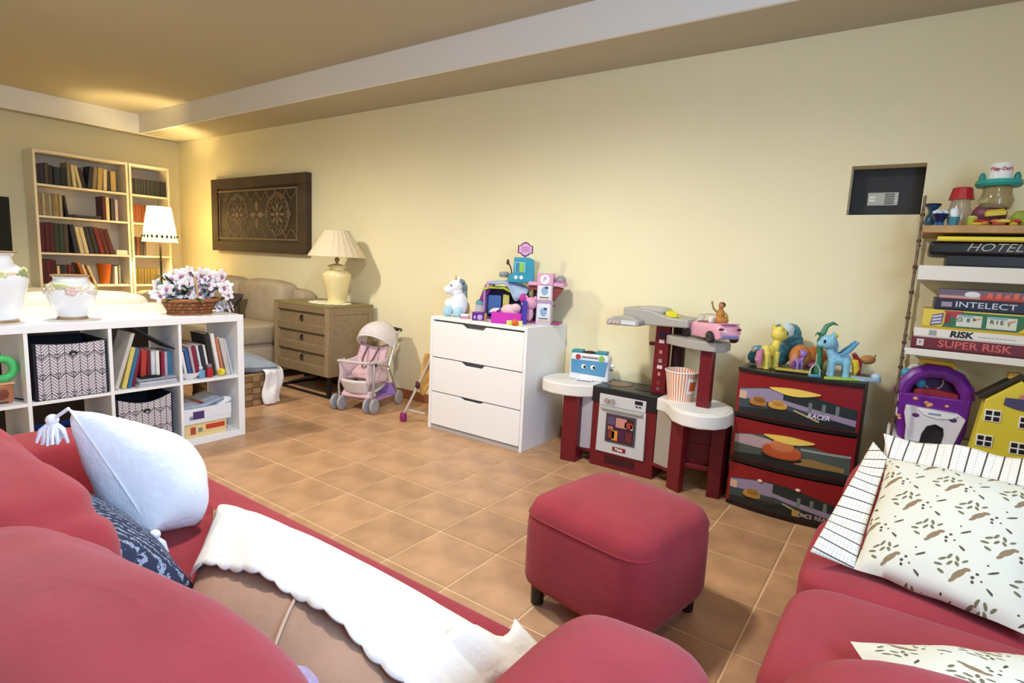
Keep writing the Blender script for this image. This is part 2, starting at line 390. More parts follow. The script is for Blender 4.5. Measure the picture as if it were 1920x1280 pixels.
row([(0, .022, .24, '#4f171b'), (0, .022, .245, '#4f171b'), (0, .022, .24, '#701f22'), (0, .022, .245, '#4f171b'), (0, .022, .24, '#4f171b'), (.004, .022, .185, '#d8c79a'), (.004, .03, .19, '#2b2a2c'), (0, .03, .19, '#4a4038'), (.002, .03, .19, '#701f22'), (.01, .028, .19, '#2b2a2c', 5),
     (.07, .024, .225, '#b86a3a', 16), (.006, .022, .21, '#d8c79a', 17), (.004, .022, .205, '#7c3d1c', 18), (.004, .022, .2, '#d8c79a', 19), (.165, .03, .19, '#c9c4bc'), (.002, .022, .2, '#6a6660')], BX, y0+.004, SH[2], .17, 'the fourth shelf of the wide bookcase', G1)
row([(0, .03, .24, '#4a4038'), (0, .03, .24, '#2b2a2c'), (0, .03, .25, '#4a4038')], BX, y0+.002, SH[1], .17, 'the low shelf of the wide bookcase', G1)
tag(MB().box(-.12, 0, 0, .105, 0, .045).box(-.118, -.002, .002, .103, .045, .052).build('box', mat('#e6ddcc', .6), loc=(BX, 1.092, SH[3]), bevel=.003), 'small off white box lying at the right end of the third shelf', 'box')
v = MB(); v.lathe([(.0, 0), (.04, 0), (.042, .01), (.055, .09), (.068, .2), (.07, .215), (.06, .215), (.05, .1), (.03, .03), (0, .03)], c=(0, 0, 0))
tag(v.build('vase', mat('#a8541c', .3, noise=(10, .2)), loc=(BX-.07, .995, SH[2]), smooth=True), 'orange amber glazed vase on the fourth shelf of the wide bookcase', 'vase')
y0 = 1.262
row([(.0, .029, .165, '#2b2a2c') for k in range(12)], BX, y0, SH[5], .15, 'the top shelf of the narrow bookcase', G2)
row([(.0, .03, .19, '#7c3d1c') for k in range(11)], BX, y0, SH[4], .15, 'the second shelf of the narrow bookcase', G2)
row([(.0, .03, .20, c) for c in ('#4a4038', '#7c3d1c', '#4a4038', '#4a4038')], BX, y0, SH[3], .15, 'the third shelf of the narrow bookcase', G2)
row([(.0, .03, .18, '#5b4a20') for k in range(8)], BX, y0, SH[2], .15, 'the fourth shelf of the narrow bookcase', G2)
tag(MB().box(-.12, 0, 0, .16, 0, .05).box(-.12, -.04, .03, .13, .05, .062).build('box', mat('#efe6d4', .6), loc=(BX, 1.32, SH[1]), bevel=.004), 'white box on the low shelf of the narrow bookcase', 'box')

# television at the left edge
t = thing('television', 'black television standing at the left wall beside the bookcase', 'television', (-4.72, -.3, 0))
MB().box(-.03, .02, -.5, .52, 1.045, 1.545).build('screen', mat('#0b0b0d', .25), t, bevel=.006)
MB().box(-.06, -.03, -.3, .3, 1.1, 1.4).build('casing', BLACK, t, bevel=.01)
MB().cyl((-.03, 0, .73), (-.03, 0, 1.1), .03).box(-.13, .07, -.25, .25, .72, .735).build('stand', BLACK, t)
t = thing('media_cabinet', 'low cream media cabinet under the black television', 'cabinet', (-4.78, -.3, 0))
MB().box(-.22, .2, -.8, .68, .03, .72).build('body', CREAMWOOD, t, bevel=.004)
for k in range(3):
    d = MB().box(.2, .218, -.79+k*.488, -.31+k*.488, .05, .70).build('door', CREAMWOOD, t, bevel=.003); MB().cyl((.218, -.36+k*.488, .45), (.24, -.36+k*.488, .45), .012).build('knob', CHROME, d)
MB().box(-.2, .18, -.78, .66, 0, .03).build('plinth', BLACK, t)

# ================================================================== FLOOR LAMP
t = thing('floor_lamp', 'lit floor lamp with white shade and green dotted border', 'lamp', (-4.42, 1.37, 0))
MB().lathe([(0, 0), (.13, 0), (.13, .012), (.03, .03), (.012, .05), (0, .05)]).build('base', mat('#2a211c', .4, metal=.5), t, smooth=True)
MB().cyl((0, 0, .04), (0, 0, 1.42), .009).build('pole', mat('#2a211c', .4, metal=.5), t)
sm = bpy.data.materials.new('lamp_shade'); sm.use_nodes = True; g = NG(sm); nt = sm.node_tree
out = nt.nodes['Material Output']; nt.nodes.remove(nt.nodes['Principled BSDF'])
df = nt.nodes.new('ShaderNodeBsdfDiffuse'); df.inputs[0].default_value = (.9, .88, .8, 1)
tr = nt.nodes.new('ShaderNodeBsdfTranslucent'); tr.inputs[0].default_value = (.26, .23, .16, 1)
mx = nt.nodes.new('ShaderNodeMixShader'); mx.inputs[0].default_value = .45
nt.links.new(df.outputs[0], mx.inputs[1]); nt.links.new(tr.outputs[0], mx.inputs[2]); nt.links.new(mx.outputs[0], out.inputs[0])
sh = MB(); n = 40
def ring(r, z): return [(r*math.cos(2*PI*j/n), r*math.sin(2*PI*j/n), z) for j in range(n)]
sh.add(ring(.110, 1.575)+ring(.168, 1.205), [(j, (j+1) % n, n+(j+1) % n, n+j) for j in range(n)])
shade = sh.build('shade', sm, t, smooth=True)
MB().torus((0, 0, 1.575), .110, .003, 32, 6).torus((0, 0, 1.205), .168, .003, 32, 6).build('shade_rim', WHITE, shade, smooth=True)
GD = mat('#3f5a2a', .6)
dd = MB()
for r_, z_, s_ in ((.1600, 1.264, .017), (.1545, 1.300, .0085), (.1658, 1.229, .0075)):
    for j in range(22):
        a = 2*PI*j/22; c = Vector((r_*math.cos(a), r_*math.sin(a), z_)); dd.ell(c, (s_*.5, s_*.5, s_), 6, 4) if s_ < .010 else dd.ell(c, (s_*.45, s_*.8, s_*1.1), 8, 5, M=Matrix.Rotation(a, 3, 'Z'))
dd.build('dotted_border', GD, shade)
MB().ell((0, 0, 1.47), (.03, .03, .04)).build('bulb', mat('#fff4d8', .4, emit=('#ffe0a0', 25)), t, smooth=True)
l = lamp('floor_lamp_light', 'POINT', (.025, 0, 1.39), 72, (1, .75, .34), .035); l.parent = t

# ================================================================== BEIGE AND CREAM SOFAS at the back
BEIGE = mat('#b6a48a', .9, noise=(14, .08), bump=(90, .15), spec=.15)
CREAM = mat('#e9e0d0', .85, noise=(10, .05), bump=(90, .12), spec=.15)
def soft(x0, x1, y0, y1, z0, z1, e=.28, n=32, m=20, wr=.004, seed=0, e2=None):
    b = MB().ell(((x0+x1)/2, (y0+y1)/2, (z0+z1)/2), ((x1-x0)/2, (y1-y0)/2, (z1-z0)/2), n, m, e=e, e2=e2 if e2 else e)
    if wr: b.jig(wr, 7, seed)
    return b
t = thing('sofa', 'beige fabric sofa along the yellow wall beside the wooden chest', 'sofa', (-3.25, 1.4, 0))
soft(-.85, .72, -.42, .44, .06, .36, .15, wr=0).build('base', BEIGE, t, smooth=True)
for s in (-.75, .0): soft(s, s+.74, -.45, .24, .33, .52, .25, seed=s).build('seat_cushion', BEIGE, t, smooth=True)
soft(-.85, .88, .28, .45, .3, .83, .2, wr=0).build('back_frame', BEIGE, t, smooth=True)
for s in (-.76, .02): soft(s, s+.73, .12, .38, .48, .90, .45, wr=.01, seed=s+3).build('back_cushion', BEIGE, t, smooth=True)
soft(-.98, -.78, -.40, .44, .06, .72, .25).build('arm', BEIGE, t, smooth=True)
for x in (-.8, .76):
    for y in (-.36, .4): MB().cyl((x, y, 0), (x, y, .08), .025).build('leg', BLACK, t)
tag(pillow((-3.28, 1.28, .54), (-2.93, 1.22, .54), (-2.95, 1.46, .76), (-3.3, 1.5, .74), .06, 14).build('cushion', mat('#4a3f38', .85, noise=(20, .1)), smooth=True), 'small dark brown cushion on the seat of the beige sofa', 'cushion')
SHADEF = mat('#2b221d', .6, noise=(12, .12))  # frame coloured dark to stand in for shade behind the cube shelf openings
t = thing('sofa', 'sofa with cream cushions, its frame coloured dark as shade, seen from behind over the white cube shelf', 'sofa', (-2.2, -.4, 0))
soft(-.85, .22, -.75, .83, .05, .38, .12, wr=0).build('base', SHADEF, t, smooth=True)
soft(.02, .2, -.72, .80, .3, .715, .16, wr=0).build('back_frame', SHADEF, t, smooth=True)
for s in (-.68, .02): soft(-.22, .12, s, s+.69, .46, .85, .35, wr=.008, seed=s).build('back_cushion', CREAM, t, smooth=True)
for s in (-.68, .02): soft(-.82, -.1, s, s+.69, .36, .54, .22, seed=s+1).build('seat_cushion', CREAM, t, smooth=True)
for s in (-.88, .68): soft(-.86, .2, s, s+.17, .05, .62, .2).build('arm', SHADEF, t, smooth=True)
for x in (-.78, .15):
    for y in (-.68, .76): MB().cyl((x, y, 0), (x, y, .07), .025).build('leg', BLACK, t)
o = MB().grid(lambda u, v: Vector((-.02+.245*v if v < .8 else .205+.012*math.sin(v*9), -1.12+1.50*u, (.728+.03*math.sin(PI*min(v/.8, 1))) if v < .8 else .728-(v-.8)*.25)), 20, 14).build('throw', CREAM, loc=(-2.2, 0, 0), smooth=True, ang=80); m_ = o.modifiers.new('t', 'SOLIDIFY'); m_.thickness = .02; m_.offset = 1
tag(o, 'cream throw laid along the back of the sofa with cream cushions', 'throw')

# ================================================================== WOODEN CHEST, TABLE LAMP, CARVED PANEL
WOOD = mat('#9c8566', .6, noise=(7, .22, (3, 3, 22)), bump=(60, .08)); WOOD2 = mat('#8a7456', .6, noise=(7, .22, (20, 3, 3)), bump=(60, .08))
t = thing('chest_of_drawers', 'weathered wooden chest of drawers on a dark metal stand', 'chest of drawers', (-2.33, 1.37, 0)); cw, cd, cz, ch = .75, .46, .18, .757
MB().box(0, .05, 0, cd, cz, ch-.02).build('corner_post', WOOD, t, bevel=.003)
MB().box(cw-.05, cw, 0, .05, cz, ch-.02).build('corner_post', WOOD, t, bevel=.003)
MB().box(cw-.05, cw, cd-.05, cd, cz, ch-.02).build('corner_post', WOOD, t, bevel=.003)
MB().box(0, cw, 0, cd, ch-.02, ch).build('top', mat('#8f8152', .5, noise=(7, .2, (20, 3, 3))), t, bevel=.003)
MB().box(cw-.012, cw-.008, .05, cd-.05, cz+.05, ch-.07).build('side_panel', WOOD, t)
MB().box(cw-.05, cw, .05, cd-.05, cz, cz+.06).build('side_rail', WOOD, t, bevel=.002); MB().box(cw-.05, cw, .05, cd-.05, ch-.075, ch-.02).build('side_rail', WOOD, t, bevel=.002)
MB().box(.05, cw-.05, .44, cd, cz, ch-.02).box(.01, cw-.01, .03, cd-.02, cz, cz+.01).build('back_board', WOOD2, t)
fr = [cz, cz+.065, cz+.18, cz+.235, cz+.345, cz+.395, cz+.51, ch-.02]
for k in range(4): MB().box(.05, cw-.05, 0, .03, fr[2*k], fr[2*k+1]).build('front_rail', WOOD2, t, bevel=.003)
for k in range(3):
    z0, z1 = fr[2*k+1], fr[2*k+2]
    d = MB().box(.052, cw-.052, .022, .04, z0+.002, z1-.002).build('drawer', WOOD2, t, bevel=.002)
    for a, b, c, e in ((.052, cw-.052, z0+.002, z0+.010), (.052, .062, z0, z1), (cw-.062, cw-.052, z0, z1)): MB().box(a, b, .008, .024, c, e).build('moulding', WOOD, d, bevel=.001)
    MB().cyl((cw/2, .022, (z0+z1)/2+.012), (cw/2, .012, (z0+z1)/2+.012), .012).torus((cw/2, .013, (z0+z1)/2-.004), .017, .004, 16, 6, 'y').build('ring_handle', mat('#2b2320', .4, metal=.6), d, smooth=True)
for x in (.02, cw-.05):
    MB().box(x, x+.03, .02, .05, .012, cz).box(x, x+.03, cd-.05, cd-.02, .012, cz).box(x, x+.03, .02, cd-.02, 0, .015).build('stand', BLACK, t, bevel=.002)
MB().box(.04, cw-.04, .025, .045, .0, .015).box(.04, cw-.04, cd-.045, cd-.025, 0, .015).build('stand_rail', BLACK, t)
# lace doily
dm = MB(); 
for j in range(14):
    a = 2*PI*j/14; dm.torus((.17*math.cos(a), .12*math.sin(a), .003), .034, .004, 12, 4)
dm.lathe([(.0, .001), (.14, .001), (.14, .005), (0, .006)], 24, sy=.7)
tag(dm.build('doily', mat('#f2ead0', .9), loc=(-1.84, 1.58, .757), smooth=True), 'white lace doily spread under the cream table lamp', 'doily')
t = thing('table_lamp', 'cream ceramic table lamp with wide pleated cone shade', 'lamp', (-1.80, 1.62, .763))
CER = mat('#f0dfa6', .22, noise=(9, .06), coat=.4)
MB().lathe([(0, 0), (.07, 0), (.072, .012), (.062, .02), (.065, .04), (.085, .14), (.098, .215), (.096, .245), (.075, .27), (.048, .28), (.046, .29), (.062, .30), (.064, .31), (.03, .325), (.0, .33)], 36, sx=1.2, sy=1.2).build('body', CER, t, smooth=True, ang=50)
MB().cyl((0, 0, .33), (0, 0, .40), .012).cyl((0, 0, .35), (0, 0, .37), .02).build('neck', mat('#8a6a3a', .35, metal=.8), t)
n = 48; sh = MB()
def ring2(r, z, k=0): return [((r+(.002 if j % 2 else -.002))*math.cos(2*PI*j/n), (r+(.002 if j % 2 else -.002))*math.sin(2*PI*j/n), z) for j in range(n)]
sh.add(ring2(.098, .60)+ring2(.235, .385)+ring2(.231, .386)+ring2(.094, .60), [(j, (j+1) % n, n+(j+1) % n, n+j) for j in range(n)]+[(n+j, n+(j+1) % n, 2*n+(j+1) % n, 2*n+j) for j in range(n)]+[(2*n+j, 2*n+(j+1) % n, 3*n+(j+1) % n, 3*n+j) for j in range(n)])
sh.build('shade', mat('#e3d2b4', .8), t)
MB().torus((0, 0, .385), .234, .003, 40, 6).torus((0, 0, .60), .097, .003, 32, 6).build('shade_rim', mat('#d8c8a8', .7), t, smooth=True)
# carved wooden panel on the wall
t = thing('carved_panel', 'dark carved wooden panel with two rosettes hung on the wall', 'wall panel', (-4.20, W, 1.15)); pw, ph = 1.705, .753
CD = mat('#2b2018', .6, noise=(8, .25)); CF = mat('#46372a', .65, noise=(7, .28)); CL = mat('#7d6852', .65, noise=(20, .25))
MB().box(.05, pw-.05, -.045, -.002, .05, ph-.05).build('back_board', CD, t)
for a, b, c, d in ((0, pw, 0, .10), (0, pw, ph-.10, ph), (0, .13, .10, ph-.10), (pw-.13, pw, .10, ph-.10)):
    MB().box(a, b, -.062, -.001, c, d).build('frame_board', CF, t, bevel=.004)
for a, b, c, d in ((.13, pw-.13, .125, .14), (.13, pw-.13, ph-.14, ph-.125), (.15, .163, .14, ph-.14), (pw-.163, pw-.15, .14, ph-.14)):
    MB().box(a, b, -.056, -.04, c, d).build('beading', CL, t, bevel=.002)
nz = 8
for k in range(nz):
    x0 = .17+(pw-.34)*k/nz; x1 = .17+(pw-.34)*(k+1)/nz
    for zb, sg in ((.145, 1), (ph-.145, -1)):
        MB().tube([(x0+(x1-x0)*q/8, -.046, zb+sg*.085*math.sin(PI*q/8)) for q in range(9)], .005, 5).build('scallop', CL, t, smooth=True)
for cx in (.50, 1.22):
    r = MB()
    for rad in (.205, .19): r.torus((cx, -.046, ph/2), rad, .004, 40, 5, 'y', sx=.95)
    for j in range(10):
        a = 2*PI*j/10; r.torus((cx+.15*math.cos(a), -.046, ph/2+.15*math.sin(a)), .032, .0045, 14, 5, 'y')
    for j in range(8):
        a = 2*PI*j/8; r.ell((cx+.075*math.cos(a), -.046, ph/2+.075*math.sin(a)), (.038, .006, .016), 10, 6, M=Matrix.Rotation(-a, 3, 'Y'))
    for sx in (-.185, .185): r.torus((cx+sx, -.046, ph/2), .026, .008, 16, 6, 'y')
    r.ell((cx, -.046, ph/2), (.03, .008, .03)); r.build('rosette', CL, t, smooth=True)
r = MB()
for j in range(4):
    a = PI/2*j; r.ell((.86+.07*math.cos(a), -.046, ph/2+.085*math.sin(a)), (.05, .006, .03), 12, 6, M=Matrix.Rotation(-a, 3, 'Y'))
r.tube([(.70, -.046, ph/2), (1.02, -.046, ph/2)], .005, 5); r.build('centre_flower', CL, t, smooth=True)

# ================================================================== WOVEN BASKET, CUSHION, CLOTH
t = thing('storage_basket', 'square woven wicker basket on the floor behind the white cube shelf', 'basket', (-2.0, .83, 0)); WK = mat('#8a6a48', .75, noise=(30, .25)); WK2 = mat('#a5835c', .75, noise=(30, .2))
MB().box(-.19, .19, -.22, .22, 0, .235).build('lining', mat('#4a3626', .9), t)
for r in range(5):
    for j in range(7):
        for sx in (1, -1):
            if (r+j) % 2 == 0: MB().box(sx*.19, sx*.199, -.215+j*.0615, -.157+j*.0615, .005+r*.046, .046+r*.046).build('weave', WK2 if sx > 0 else WK, t)
        if (r+j) % 2 == 1: MB().box(.188, .194, -.215+j*.0615, -.157+j*.0615, .005+r*.046, .046+r*.046).build('weave', WK, t)
    for j in range(6): 
        MB().box(-.185+j*.0615, -.127+j*.0615, -.229 if (r+j) % 2 else -.225, -.22, .005+r*.046, .046+r*.046).build('weave', WK, t)
MB().tube([(-.195, -.225, .24), (.195, -.225, .24), (.195, .225, .24), (-.195, .225, .24)], .012, 8, closed=True).build('rim', WK2, t, smooth=True)
tag(pillow((-2.22, .62, .29), (-1.82, .60, .31), (-1.74, 1.06, .29), (-2.2, 1.04, .33), .075, 16, wr=.006).build('cushion', mat('#8f98a6', .85, noise=(12, .12), bump=(60, .15)), smooth=True), 'grey blue cushion lying on top of the wicker basket', 'cushion')
cl = MB()
def clf(u, v):
    y = .925+.15*u; s = v*.40
    off = .006*math.sin(u*14)+.01*math.sin(v*7+u*5)
    x = -1.80+.02+off+(.02*math.sin(u*PI)) if s > .06 else -1.80-.05+s*1.1+.01
    z = .272-max(0, s-.05)*.78 if s > .05 else .272
    return Vector((x+.012, y+.012*math.sin(v*6)+.01*(1-2*u)*v*v, max(z, .012)))
cl.grid(clf, 10, 18); o = cl.build('cloth', mat('#eeecec', .9, bump=(70, .2)), smooth=True, ang=80)
s = o.modifiers.new('thick', 'SOLIDIFY'); s.thickness = .012; s.offset = 0
tag(o, 'white crumpled cloth hanging over the edge of the wicker basket', 'cloth')

# ================================================================== DOLL STROLLERS
PINKF = mat('#e6cfd4', .85, noise=(30, .10)); PINK2 = mat('#d9b4be', .85, noise=(30, .12)); SILV = mat('#c4c4c8', .35, metal=.7); WHEEL = mat('#a7a6aa', .6); LILAC = mat('#b48cc8', .7)
t = thing('doll_stroller', 'pink doll stroller with canopy and grey double wheels beside the wooden chest', 'doll stroller', (-1.165, 1.30, 0), math.radians(17.5))
def wheel(parent, x, y, r=.058, w=.022, hub='#c9c2cc', tyre=WHEEL):
    o = MB().lathe([(r*.62, -w/2), (r*.9, -w/2), (r, -w/4), (r, w/4), (r*.9, w/2), (r*.62, w/2)], 22).build('wheel', tyre, parent, loc=(x, y, r), rot=(0, PI/2, 0), smooth=True)
    MB().lathe([(0, -w*.4), (r*.62, -w*.35), (r*.62, w*.35), (0, w*.4)], 22).build('hub', mat(hub, .5), o, smooth=True)
for x in (-.175, -.115, .105, .165): wheel(t, x, 0)
for x in (-.17, .17): wheel(t, x, .36, .056)
for s in (-1, 1):
    MB().tube([(s*.145, .0, .058), (s*.14, .0, .13), (s*.15, .01, .2), (s*.135, .04, .36), (s*.135, .06, .385)], .0085).build('front_leg', SILV, t, smooth=True)
    MB().cyl((s*.115, 0, .058), (s*.165, 0, .058), .006).build('axle', SILV, t)
    MB().tube([(s*.135, .05, .37), (s*.15, .22, .33), (s*.165, .36, .07)], .008).build('rear_leg', SILV, t, smooth=True)
    MB().tube([(s*.15, .22, .30), (s*.145, .30, .45), (s*.14, .39, .57), (s*.12, .45, .585)], .008).build('push_bar', SILV, t, smooth=True)
    MB().ell((s*.137, .05, .36), .016).build('hinge', mat('#3a3a3e', .5), t, smooth=True)
MB().tube([(-.13, .45, .585), (-.05, .47, .59), (.05, .47, .59), (.13, .45, .585)], .014).build('handle_grip', BLACK, t, smooth=True)
def bucket(u, v):
    a = -PI*.95+u*PI*.9; zz = .16+v*.21
    r = .75+.25*math.sqrt(v)
    return Vector((.128*math.cos(a)*r, .13+.15*math.sin(a)*r*(.9), zz+(.0 if v < 1 else 0)))
st = MB()
# footrest cup in front
st.grid(lambda u, v: Vector(((u-.5)*.245*(.72+.28*min(1, v*1.6)), -.015-.045*math.sin(PI*u)*(.4+.6*v)+.03*(1-v), .135+.11*v)), 12, 6)
st.grid(lambda u, v: Vector(((u-.5)*.235*(1-.15*v), .02+.25*v, .15+.01*math.sin(PI*u)*-1-.012*math.sin(PI*v)+.03*v)), 8, 8)
o = st.build('footrest', mat('#e6dedd', .85, noise=(30, .06)), t, smooth=True, ang=80); s_ = o.modifiers.new('thick', 'SOLIDIFY'); s_.thickness = .012
sd = MB()
for s in (-1, 1): sd.grid(lambda u, v, s=s: Vector((s*(.128-.012*math.sin(PI*v)), -.03+.30*u, .22-.02*u+v*(.165-.02*u+.05*u*u))), 10, 5)
o = sd.build('seat_side', PINKF, t, smooth=True, ang=80); s_ = o.modifiers.new('thick', 'SOLIDIFY'); s_.thickness = .010
o = MB().grid(lambda u, v: Vector(((u-.5)*.245, .12+.16*v, .24+.03*math.sin(PI*u)*-1+.25*v**1.3)), 10, 10).build('seat_back', PINK2, t, smooth=True, ang=80); s_ = o.modifiers.new('thick', 'SOLIDIFY'); s_.thickness = .014
MB().tube([(-.135, .05, .375), (-.12, -.04, .385), (0, -.065, .39), (.12, -.04, .385), (.135, .05, .375)], .011).build('bumper_bar', mat('#cfc4c4', .6), t, smooth=True)
pillow((-.1, .03, .25), (.1, .03, .25), (.09, .2, .33), (-.09, .2, .33), .03, 12, wr=.006).build('seat_pad', mat('#e0b9bd', .85, noise=(25, .18)), t, smooth=True)
for s in (-1, 1): MB().tube([(s*.05, .25, .46), (s*.045, .17, .38), (0, .09, .30)], .007, 6).build('strap', mat('#6b5560', .7), t, smooth=True)
def canopy(u, v, k=1.0):
    a = PI*u; b = v*PI*.62
    return Vector((-.15*math.cos(a)*k, .27-.16*math.sin(a)*math.cos(b)*k*1.0+.05*math.sin(b)*math.sin(a), .47+(.235*math.sin(b)*math.sin(a)**.8)*k+.01))
o = MB().grid(lambda u, v: Vector((-.145*math.cos(PI*u), .33-.20*math.cos(v*PI*.55)*math.sin(PI*u)**.5*1.0 + .03, .44+.22*math.sin(PI*u)**.7*(.35+.65*math.sin(.35+v*PI*.5)))), 18, 10).build('canopy', mat('#e3d6d8', .85, noise=(25, .06)), t, smooth=True, ang=80)
s_ = o.modifiers.new('thick', 'SOLIDIFY'); s_.thickness = .008
MB().tube([(-.145*math.cos(PI*q/16), .36-.205*math.sin(PI*q/16)**.5, .44+.22*math.sin(PI*q/16)**.7*(.35+.65*math.sin(.35))) for q in range(17)], .007, 6).build('canopy_piping', mat('#efe6e6', .8), o, smooth=True)
MB().prism([(-.13, .08), (.13, .08), (.15, .34), (-.15, .34)], .075, .082).prism([(-.15, .34), (.15, .34), (.15, .346), (-.15, .346)], .08, .17).build('under_basket', LILAC, t, bevel=.003)
MB().box(-.13, .13, .0, .1, .10, .14).build('under_pouch', PINK2, t, bevel=.03, seg=4)
MB().cyl((-.17, .36, .056), (.17, .36, .056), .006).build('rear_axle', SILV, t)
t = thing('folding_doll_stroller', 'folded doll stroller with thin silver tubes and a purple foot beside the white dresser', 'doll stroller', (-.72, 1.37, 0))
WT = mat('#d8d6d2', .3, metal=.5); PUR = mat('#8a2466', .5)
MB().tube([(0, 0, .05), (.06, .05, .22), (.15, .13, .50), (.17, .15, .60)], .009).build('frame_tube', WT, t, smooth=True)
MB().tube([(-.05, .36, .05), (.02, .32, .2), (.12, .22, .42), (.16, .18, .58)], .009).build('frame_tube', WT, t, smooth=True)
MB().tube([(.01, .02, .085), (.16, .06, .075)], .007).build('cross_tube', WT, t, smooth=True); MB().tube([(.06, .05, .27), (.12, .22, .42)], .007).build('cross_tube', WT, t, smooth=True)
MB().lathe([(0, 0), (.022, 0), (.026, .02), (.024, .055), (.018, .065), (0, .065)], 16).build('foot_cap', PUR, t, smooth=True)
MB().lathe([(0, -.012), (.03, -.012), (.035, 0), (.03, .012), (0, .012)], 18).build('wheel', mat('#4a2a24', .6), t, loc=(-.05, .36, .035), rot=(PI/2, 0, 0), smooth=True)
MB().ell((.075, .06, .27), (.02, .016, .03)).build('hinge', mat('#5a2030', .5), t, smooth=True)
o = MB().grid(lambda u, v: Vector((.07+.09*u, .07+.13*u*v+.06*v, .27-.07*math.sin(PI*u)*(1-v)+.22*v)), 8, 8).build('fabric_seat', mat('#c79a52', .85, noise=(18, .2)), t, smooth=True, ang=80); s_ = o.modifiers.new('thick', 'SOLIDIFY'); s_.thickness = .008

# ================================================================== WHITE CUBE SHELF
KX, KY0, KY1 = -1.212, -1.005, .465
t = thing('cube_shelf', 'white four by two cube shelf with storage boxes and books', 'shelf', (KX, KY0, 0)); KD = .39
MB().box(-KD, 0, 0, 1.47, .73, .77).build('top_board', WHITE, t, bevel=.002); MB().box(-KD, 0, 0, 1.47, 0, .04).build('bottom_board', WHITE, t, bevel=.002)
MB().box(-KD, 0, 0, .04, .04, .73).build('side_board', WHITE, t, bevel=.002); MB().box(-KD, 0, 1.43, 1.47, .04, .73).build('side_board', WHITE, t, bevel=.002)
CY = [(.04, .395), (.412, .740), (.756, 1.085), (1.102, 1.43)]     # clear openings measured from the left end
for a in (.395, .740, 1.085): MB().box(-KD+.001, -.0015, a, a+.0165, .04, .73).build('divider', WHITE, t, bevel=.0015)
for a, b in CY: MB().box(-KD+.001, -.0015, a, b, .377, .393).build('middle_shelf', WHITE, t, bevel=.0015)
ky = lambda c, f=0.0: KY0+CY[c][0]+f
LOW, UP = .04, .393
# printed storage boxes
pm = bpy.data.materials.new('leaf_print'); pm.use_nodes = True; g = NG(pm); X, Y, Z = g.xyz()
per = .062
u = g.n('DIVIDE', Y, per); fu = g.n('FRACT', g.n('ADD', u, 50)); tri = g.n('ABSOLUTE', g.n('SUBTRACT', fu, .5))      # 0 on the mid rib, .5 on the seams
zz = g.n('DIVIDE', Z, .0155)
st_ = g.n('FRACT', g.n('ADD', g.n('SUBTRACT', zz, g.n('MULTIPLY', tri, 4.0)), 50))
stripe = g.n('LESS_THAN', st_, .38)
rib = g.n('LESS_THAN', tri, .028); seam = g.n('GREATER_THAN', tri, .472)
zc = g.n('FRACT', g.n('ADD', g.n('SUBTRACT', g.n('DIVIDE', Z, .098), g.n('MULTIPLY', tri, .64)), 50))
edge = g.n('LESS_THAN', zc, .045)
dia = g.n('LESS_THAN', g.n('ABSOLUTE', g.n('SUBTRACT', g.n('ADD', g.n('MULTIPLY', tri, .64), g.n('ABSOLUTE', g.n('SUBTRACT', zc, .18))), .11)), .022)
mk = g.n('MAXIMUM', g.n('MAXIMUM', g.n('MULTIPLY', stripe, .75), dia), g.n('MAXIMUM', edge, g.n('MAXIMUM', g.n('MULTIPLY', rib, .8), g.n('MULTIPLY', seam, .9))))
g.color(g.mix(mk, rgb('#dcd4da'), rgb('#23212b'))); pm.node_tree.nodes['Principled BSDF'].inputs['Roughness'].default_value = .85
NAVY = mat('#1e1d29', .8, noise=(30, .1))
def sbox(label, y, z, w, h, sag):
    t = thing('storage_box', label, 'storage box', (KX-.012, y, z), group='printed storage boxes')
    top = [(0+w*q/10, h-sag*math.sin(PI*q/10)-(.012 if False else 0)) for q in range(11)]
    MB().prism([(.012, .004)]+[(w-.010, .004)]+[(p[0]*(w-.022)/w+.012, p[1]) for p in top[::-1]], -.003, 0, 'x').build('printed_front', pm, t)
    b = MB().prism([(0, 0), (w, 0)]+[(p[0], p[1]+.004) for p in top[::-1]], -.006, -.003, 'x').box(-.33, -.006, 0, .004, 0, h).box(-.33, -.006, w-.004, w, 0, h).box(-.33, -.326, 0, w, 0, h).box(-.33, 0-.003, 0, w, 0, .004)
    b.build('body', NAVY, t)
    MB().ell((.002, w*.52, h-sag-.045), (.003, .019, .012), 12, 6).build('eyelet', NAVY, t, smooth=True); MB().ell((.004, w*.52, h-sag-.05), (.003, .008, .004), 10, 6).build('eyelet_hole', mat('#c9c9cc', .4), t)
sbox('black and white leaf print storage box in the upper row of the cube shelf', ky(1, .018), UP, .305, .280, .010)
sbox('black and white leaf print storage box in the lower row of the cube shelf', ky(2, .006), LOW, .285, .300, .035)
o = thing('storage_bin', 'bright blue open plastic bin in the lower row of the cube shelf', 'storage bin', (KX-.02, ky(1, .02), LOW)); BL = mat('#22479a', .4)
MB().box(-.3, 0, 0, .29, 0, .012).build('base', BL, o)
for a in ((-.3, 0, 0, .008), (-.3, 0, .282, .29), (-.008, 0, .008, .282), (-.3, -.292, .008, .282)): MB().box(*a, .012, .16).build('side', BL, o, bevel=.002)
MB().box(-.003, .008, 0, .29, .148, .164).build('rim', mat('#2a53ad', .4), o, bevel=.002)
tag(MB().box(-.28, -.02, .02, .27, .0, .13).build('blanket', mat('#15151a', .9, bump=(40, .3)), loc=(KX-.02, ky(1, .02), LOW+.014), bevel=.03, seg=3), 'dark folded blanket inside the blue plastic bin', 'blanket')
tag(MB().torus((0, 0, 0), .048, .019, 36, 12, 'x').jig(.002, 60).build('toy_ring', mat('#4fc06e', .5, noise=(40, .1)), loc=(KX-.09, ky(0, .285), UP+.165), smooth=True), 'green toy ring in the leftmost upper cube of the shelf', 'toy')
